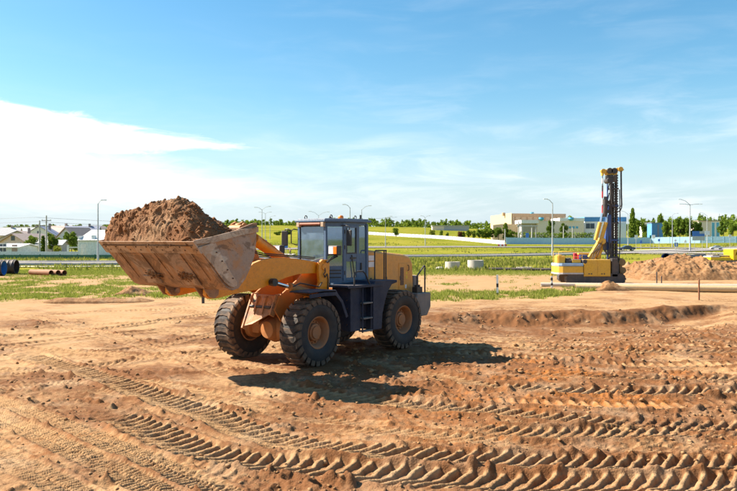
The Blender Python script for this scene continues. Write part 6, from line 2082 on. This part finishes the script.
def tree_meshes(kind, seed):
    """unit tree 1 m tall; returns crown data and trunk mesh"""
    g = random.Random(seed)
    tb = MB()
    tb.tube([(0, 0, -.05), (.005, .004, .2), (-.006, .008, .45), (.004, 0, .75)], [.028, .022, .015, .006], 7)
    cl = []
    if kind == 'round':
        for k in range(15):
            a, rr, z = g.uniform(0, 6.28), g.uniform(.06, .26), g.uniform(.32, .86)
            rr *= 1.1 - abs(z - .55) * 1.1
            cl.append(((rr * math.cos(a), rr * math.sin(a), z), (g.uniform(.10, .17), g.uniform(.10, .17), g.uniform(.08, .14)), 1))
            tb.tube([(0, 0, .18 + z * .25), (rr * .5 * math.cos(a), rr * .5 * math.sin(a), z * .75), (rr * math.cos(a), rr * math.sin(a), z)], [.010, .007, .003], 5)
    elif kind == 'tall':
        for k in range(16):
            z = .18 + .80 * k / 15; a = g.uniform(0, 6.28); rr = .07 * (1.1 - z)
            w_ = .05 + .13 * (1 - z) ** .7
            cl.append(((rr * math.cos(a), rr * math.sin(a), z), (w_ * g.uniform(.8, 1.2), w_ * g.uniform(.8, 1.2), .07), .9))
            tb.tube([(0, 0, z - .06), (rr * math.cos(a) * 1.4, rr * math.sin(a) * 1.4, z)], [.008, .003], 5)
    else:                                                   # bush
        for k in range(11):
            a, rr, z = g.uniform(0, 6.28), g.uniform(.05, .38), g.uniform(.18, .78)
            cl.append(((rr * math.cos(a), rr * math.sin(a), z), (g.uniform(.18, .27), g.uniform(.18, .27), g.uniform(.15, .22)), 1))
            tb.tube([(0, 0, 0), (rr * .6 * math.cos(a), rr * .6 * math.sin(a), z * .6), (rr * math.cos(a), rr * math.sin(a), z)], [.018, .012, .004], 5)
    V, F = leaf_cloud(cl, 120, .034 if kind != 'bush' else .050, seed)
    return V, F, tb.mesh('trunk', BARK, 50)


TK = {}
for kind in ('round', 'tall', 'bush'):
    for sd_ in range(3):
        V, F, tm = tree_meshes(kind, 40 + sd_ * 7 + len(kind))
        for m_ in ((L_MID, L_DARK, L_YEL) if kind != 'bush' else (L_MID, L_DARK, L_YEL, L_RED)):
            me_ = bpy.data.meshes.new('crown'); me_.from_pydata(V.tolist(), [], F.tolist()); me_.materials.append(m_)
            TK[kind, sd_, m_.name] = (me_, tm)


def tree(px, D, top_py, width_px, kind, mat, label, group, base_dz=0.0):
    b_ = at(px, D, base_dz)
    h = zrow(top_py, D) - b_.z
    sd_ = random.randrange(3)
    cm, tm = TK[kind, sd_, mat.name]
    o = empty('tree' if kind != 'bush' else 'bush', b_, random.uniform(0, 6.28), label, 'tree' if kind != 'bush' else 'bush', group)
    nat = {'round': .66, 'tall': .34, 'bush': 1.0}[kind]
    sx = width_px / FPX * D / nat
    o.scale = (sx, sx, h)
    link('trunk', tm, o); link('crown', cm, o)
    return o


ORD = ['first', 'second', 'third', 'fourth', 'fifth', 'sixth', 'seventh', 'eighth', 'ninth', 'tenth', 'eleventh', 'twelfth']
row = [(463.5, 232, 5, 'tall', L_MID), (468, 229.5, 6, 'round', L_MID), (473.5, 230, 7, 'round', L_MID), (479.5, 228.5, 9, 'round', L_MID), (486, 227, 11, 'round', L_MID), (492.5, 227.5, 10, 'round', L_MID), (498.5, 226.5, 9, 'round', L_DARK), (505.5, 224.0, 8, 'tall', L_MID), (510, 228.5, 8, 'round', L_MID)]
for k, (px, tp, wp, kd, m_) in enumerate(row):
    tree(px, 287 + random.uniform(-2, 6), tp, wp, kd, m_, f'{ORD[k]} tree from the left in the row behind the white fence', 'row of trees behind the white fence')
tree(460.2, 290, 231, 5, 'bush', L_RED, 'dark red leaved bush at the left end of the tree row', None)
tree(396, 300, 227.5, 7, 'bush', L_MID, 'green bush on the slope above the white fence', None)
tree(432, 300, 229.5, 6, 'bush', L_YEL, 'yellow green bush on the slope left of the tree row', None)
tree(441, 296, 230, 5, 'bush', L_MID, 'small green bush right of the yellow green one on the slope', None)
tree(447.5, 297, 231, 5, 'bush', L_DARK, 'dark small bush left of the red leaved bush', None)
tree(551, 296, 219.0, 8, 'round', L_DARK, 'left of two dark trees in front of the annex', 'two trees before the annex')
tree(563, 296, 221.5, 9, 'round', L_DARK, 'right of two dark trees in front of the annex', 'two trees before the annex')
tree(568, 345, 212.5, 14, 'bush', L_MID, 'green tree top showing above the annex roof', None)
tree(632.5, 296, 209.5, 8, 'tall', L_MID, 'tallest pointed tree right of the drill rig', None)
tree(637, 300, 217.5, 10, 'round', L_MID, 'round tree hugging the tall pointed tree', None)
tree(644.5, 330, 217.5, 9, 'bush', L_MID, 'skyline bush right of the tall pointed tree', None)
tree(660.5, 330, 212.0, 8, 'round', L_MID, 'slender tree above the blue shed', None)
for k, (px, tp, wp) in enumerate([(666.5, 219.5, 10), (673, 217.5, 12), (680, 215.5, 13), (687, 217, 12), (694, 219.5, 11), (699, 221, 8)]):
    tree(px, 262 + random.uniform(-3, 5), tp, wp, 'round', L_DARK if k % 2 else L_MID, f'{ORD[k]} from the left of the dense round trees at right', 'dense round trees at right')
tree(723.5, 290, 220, 10, 'round', L_DARK, 'dark round tree right of the garage', None)
tree(733, 292, 221.5, 9, 'round', L_MID, 'green tree at the right edge beyond the road', None)
tree(742, 300, 219.5, 12, 'round', L_MID, 'tree cut by the right picture edge', None)
# trees among the houses
for k, (px, D, tp, wp, kd, m_, lab) in enumerate([
        (32, 128, 235.5, 9, 'round', L_MID, 'leafy green tree left of the two utility poles'),
        (43, 136, 237.5, 5, 'tall', L_DARK, 'dark narrow tree between the two utility poles'),
        (52.5, 138, 234.5, 8, 'round', L_DARK, 'dark round tree right of the utility poles'),
        (57.5, 126, 245.2, 8, 'bush', L_YEL, 'yellow green round bush before the small pink house'),
        (66.5, 150, 234.0, 7, 'tall', L_DARK, 'dark tree left of the white warehouse'),
        (71.5, 132, 231.5, 10, 'round', L_DARK, 'tall dark green tree beside the gate portal'),
        (76, 134, 235.5, 7, 'round', L_MID, 'green tree touching the white warehouse corner'),
        (105.5, 190, 229.0, 9, 'round', L_MID, 'tree showing between the street lamp and the heap'),
        (8, 175, 238.0, 8, 'round', L_MID, 'green tree above the pale blue building at left'),
        (22.5, 170, 238.5, 7, 'round', L_DARK, 'dark tree between the two brown roofed houses'),
        (48.5, 190, 233.0, 7, 'round', L_MID, 'green tree rising right behind the taller utility pole'),
        (59.8, 165, 238.0, 8, 'round', L_MID, 'green tree between the round bush and the steep roof'),
        (88, 205, 232.5, 8, 'round', L_MID, 'tree top peeping over the white warehouse roof'),
        (101, 215, 231.0, 8, 'round', L_DARK, 'dark tree top right of the left street lamp'),
        (25, 290, 231.5, 11, 'round', L_MID, 'skyline tree above the grey roofed houses'),
        (61.5, 290, 230.5, 12, 'round', L_MID, 'skyline tree right of the brown roof'),
        (13, 128, 250.0, 4, 'bush', L_YEL, 'small yellow bush at the foot of the pink house'),
        (20, 127, 250.2, 3.5, 'bush', L_MID, 'small green bush left of the leafy tree'),
        (37, 126, 252.0, 4, 'bush', L_YEL, 'low bush at the foot of the utility poles'),
        (1, 270, 232, 10, 'round', L_MID, 'tree on the skyline at the left picture edge'),
        (287.5, 300, 228.5, 12, 'bush', L_DARK, 'bush on the hill left of the cab mirror'),
        (278, 310, 230.3, 9, 'bush', L_MID, 'lower bush on the hill above the loader boom')]):
    tree(px, D, tp - (1.0 if px < 110 else 0), wp * (1.35 if px < 110 else 1), kd, m_, lab, None)
# clipped hedge behind the blue fence
hx0, hx1 = fx_(511, 288), fx_(592, 288)
cl = [((x, 288 + random.uniform(-.5, .5), float(terr(x, 288)) + z), (1.5, .9, .8), 1) for x in np.arange(hx0, hx1, 1.3) for z in (2.2, 3.5)]
V, F = leaf_cloud(cl, 34, .26, 5)
ho = empty('hedge', (hx0, 288, float(terr(hx0, 288))), 0, 'long trimmed green hedge behind the light blue fence', 'hedge')
me_ = bpy.data.meshes.new('crown'); me_.from_pydata((V - np.array(ho.location)).tolist(), [], F.tolist()); me_.materials.append(L_MID); link('crown', me_, ho)
tb = MB()
for x in np.arange(0, hx1 - hx0, 2.6): tb.tube([(x, 0, -.3), (x, 0, 2.5)], .08, 5)
tag(tb.build('stems', BARK, ho), kind='stuff')
# forest on the skyline
g = np.random.default_rng(3)
cl = []
for k in range(1100):
    u_ = g.uniform(-.60, .75); D = g.uniform(560, 760)
    x = u_ * D; pxk = u_ * FPX + 368.5
    if pxk < 120: hh = g.uniform(3, 6)
    elif pxk < 330: hh = g.uniform(2.5, 5)
    elif pxk < 500: hh = g.uniform(4.0, 6.6)
    elif pxk < 640: hh = g.uniform(3, 7)
    else: hh = g.uniform(7, 11)
    z = float(terr(x, D))
    cl.append(((x, D, z + hh * .55), (g.uniform(1.8, 3.6), 2.5, hh * .5), g.uniform(.6, 1.3)))
    cl.append(((x + g.uniform(-1, 1), D, z + hh * .95), (g.uniform(.8, 1.6), 1.5, hh * .22), .4))
V, F = leaf_cloud(cl, 44, .75, 8)
me_ = bpy.data.meshes.new('forest'); me_.from_pydata(V.tolist(), [], F.tolist()); me_.materials.append(L_MID)
tag(link('forest', me_), 'dark green wood along the horizon', 'forest', kind='stuff')
# ------------------------------------------------------------------ grass and clods
g = np.random.default_rng(21)


def sample(arr, x, y):
    i = np.clip(np.rint((np.log(y) - math.log(Y0)) / (math.log(Y1) - math.log(Y0)) * (NR - 1)).astype(int), 0, NR - 1)
    j = np.clip(np.rint((x / y + 0.74) / 1.48 * (NCOL - 1)).astype(int), 0, NCOL - 1)
    return arr[i, j]


N = 210000
yy = np.sqrt(g.uniform(30 ** 2, 69 ** 2, N)); xx = g.uniform(-.62, .62, N) * yy
den = sample(grassz, xx, yy)
keep = g.random(N) < den ** 1.15 * np.clip(46 / yy, .45, 1.15)
xx, yy = xx[keep], yy[keep]
zz = sample(yard_z, xx, yy)
tall = sample(strip_, xx, yy)
px_t = xx / yy * FPX + 368.5
hh = g.uniform(.03, .14, len(xx)) * (1 + 1.3 * tall * vn(xx / 1.1, yy / 1.1, 4)) * (0.75 + 0.6 * vn(xx / 2.5, yy / 2.5, 2))
NB = 4
V = np.zeros((len(xx), NB, 3, 3)); 
for k in range(NB):
    a = g.uniform(0, 6.283, len(xx)); lean = g.uniform(.1, .8, len(xx)) * hh
    ox, oy = g.normal(0, .07, len(xx)), g.normal(0, .07, len(xx))
    wd = g.uniform(.012, .028, len(xx))
    V[:, k, 0] = np.stack([xx + ox - wd * np.sin(a), yy + oy + wd * np.cos(a), zz - .02], -1)
    V[:, k, 1] = np.stack([xx + ox + wd * np.sin(a), yy + oy - wd * np.cos(a), zz - .02], -1)
    V[:, k, 2] = np.stack([xx + ox + lean * np.cos(a), yy + oy + lean * np.sin(a), zz + hh * g.uniform(.7, 1.25, len(xx))], -1)
V = V.reshape(-1, 3)


def tri_mesh(name, V, nv=3):
    me = bpy.data.meshes.new(name)
    me.vertices.add(len(V)); me.vertices.foreach_set('co', V.astype(np.float32).ravel())
    me.loops.add(len(V)); me.loops.foreach_set('vertex_index', np.arange(len(V), dtype=np.int32))
    me.polygons.add(len(V) // nv); me.polygons.foreach_set('loop_start', np.arange(0, len(V), nv, dtype=np.int32))
    me.update(calc_edges=True)
    return me


me = tri_mesh('grass', V)
me.materials.append(leafmat('grass_blade', (0.10, 0.15, 0.014), (0.36, 0.33, 0.09), .35))
tag(link('grass', me), 'patchy green and dry grass growing on the waste ground', 'grass', kind='stuff')

# loose clods of soil, most where the ground is churned
N = 70000
yy = np.exp(g.uniform(math.log(6), math.log(34), N)); xx = g.uniform(-.62, .62, N) * yy
lo = sample(ch, xx, yy) * (1 - .6 * sample(trk_any, xx, yy))
keep = g.random(N) < np.clip(lo - .12, 0, 1) ** 1.5 * .5
xx, yy = xx[keep], yy[keep]
for wx, wy in wheel_xy:
    k_ = np.hypot(xx - wx, yy - wy) > .75; xx, yy = xx[k_], yy[k_]
zz = sample(yard_z, xx, yy)
n = len(xx)
r = (.006 + .040 * g.random(n) ** 6) * np.clip(yy / 14, .8, 1.4)
me = clod_mesh('soil_clods', np.stack([xx, yy, zz + r * .25], -1), r, g)
me.materials.append(soil_material('clod_soil', False, 0.40))
tag(link('soil_clods', me), 'loose brown clods of soil scattered over the yard', 'soil', kind='stuff')

# taller weeds scattered over the fields beyond the yard
N = 30000
yy = np.exp(g.uniform(math.log(66), math.log(240), N)); xx = g.uniform(-.60, .60, N) * yy
cov = fbm(xx, yy, 16, 4, .6, k=3)
keep = g.random(N) < sstep(.46, .66, cov)
xx, yy = xx[keep], yy[keep]


def off_road(x, y, pts, wid):
    P = np.array(pts); best = np.full(len(x), 1e9)
    for a, b in zip(P[:-1], P[1:]):
        d = b - a; t_ = np.clip(((x - a[0]) * d[0] + (y - a[1]) * d[1]) / (d @ d), 0, 1)
        best = np.minimum(best, np.hypot(x - a[0] - t_ * d[0], y - a[1] - t_ * d[1]))
    return best > wid


for pts_, wd_ in ((main_pts, 7.5), (side_pts, 7), (path_pts, 6.5)):
    k_ = off_road(xx, yy, pts_, wd_); xx, yy = xx[k_], yy[k_]
zz = terr(xx, yy); n = len(xx)
V = np.zeros((n, 3, 3, 3))
for k in range(3):
    a = g.uniform(0, 6.283, n); h_ = g.uniform(.12, .50, n); wd = g.uniform(.05, .14, n)
    ox, oy = g.normal(0, .25, n), g.normal(0, .25, n)
    V[:, k, 0] = np.stack([xx + ox - wd * np.cos(a), yy + oy - wd * np.sin(a), zz - .05], -1)
    V[:, k, 1] = np.stack([xx + ox + wd * np.cos(a), yy + oy + wd * np.sin(a), zz - .05], -1)
    V[:, k, 2] = np.stack([xx + ox + g.normal(0, .08, n), yy + oy, zz + h_], -1)
me = tri_mesh('weeds', V.reshape(-1, 3)); me.materials.append(leafmat('weed', (0.085, 0.12, 0.016), (0.30, 0.26, 0.08), .3))
tag(link('weeds', me), 'scattered weeds and dry stalks on the far fields', 'weeds', kind='stuff')
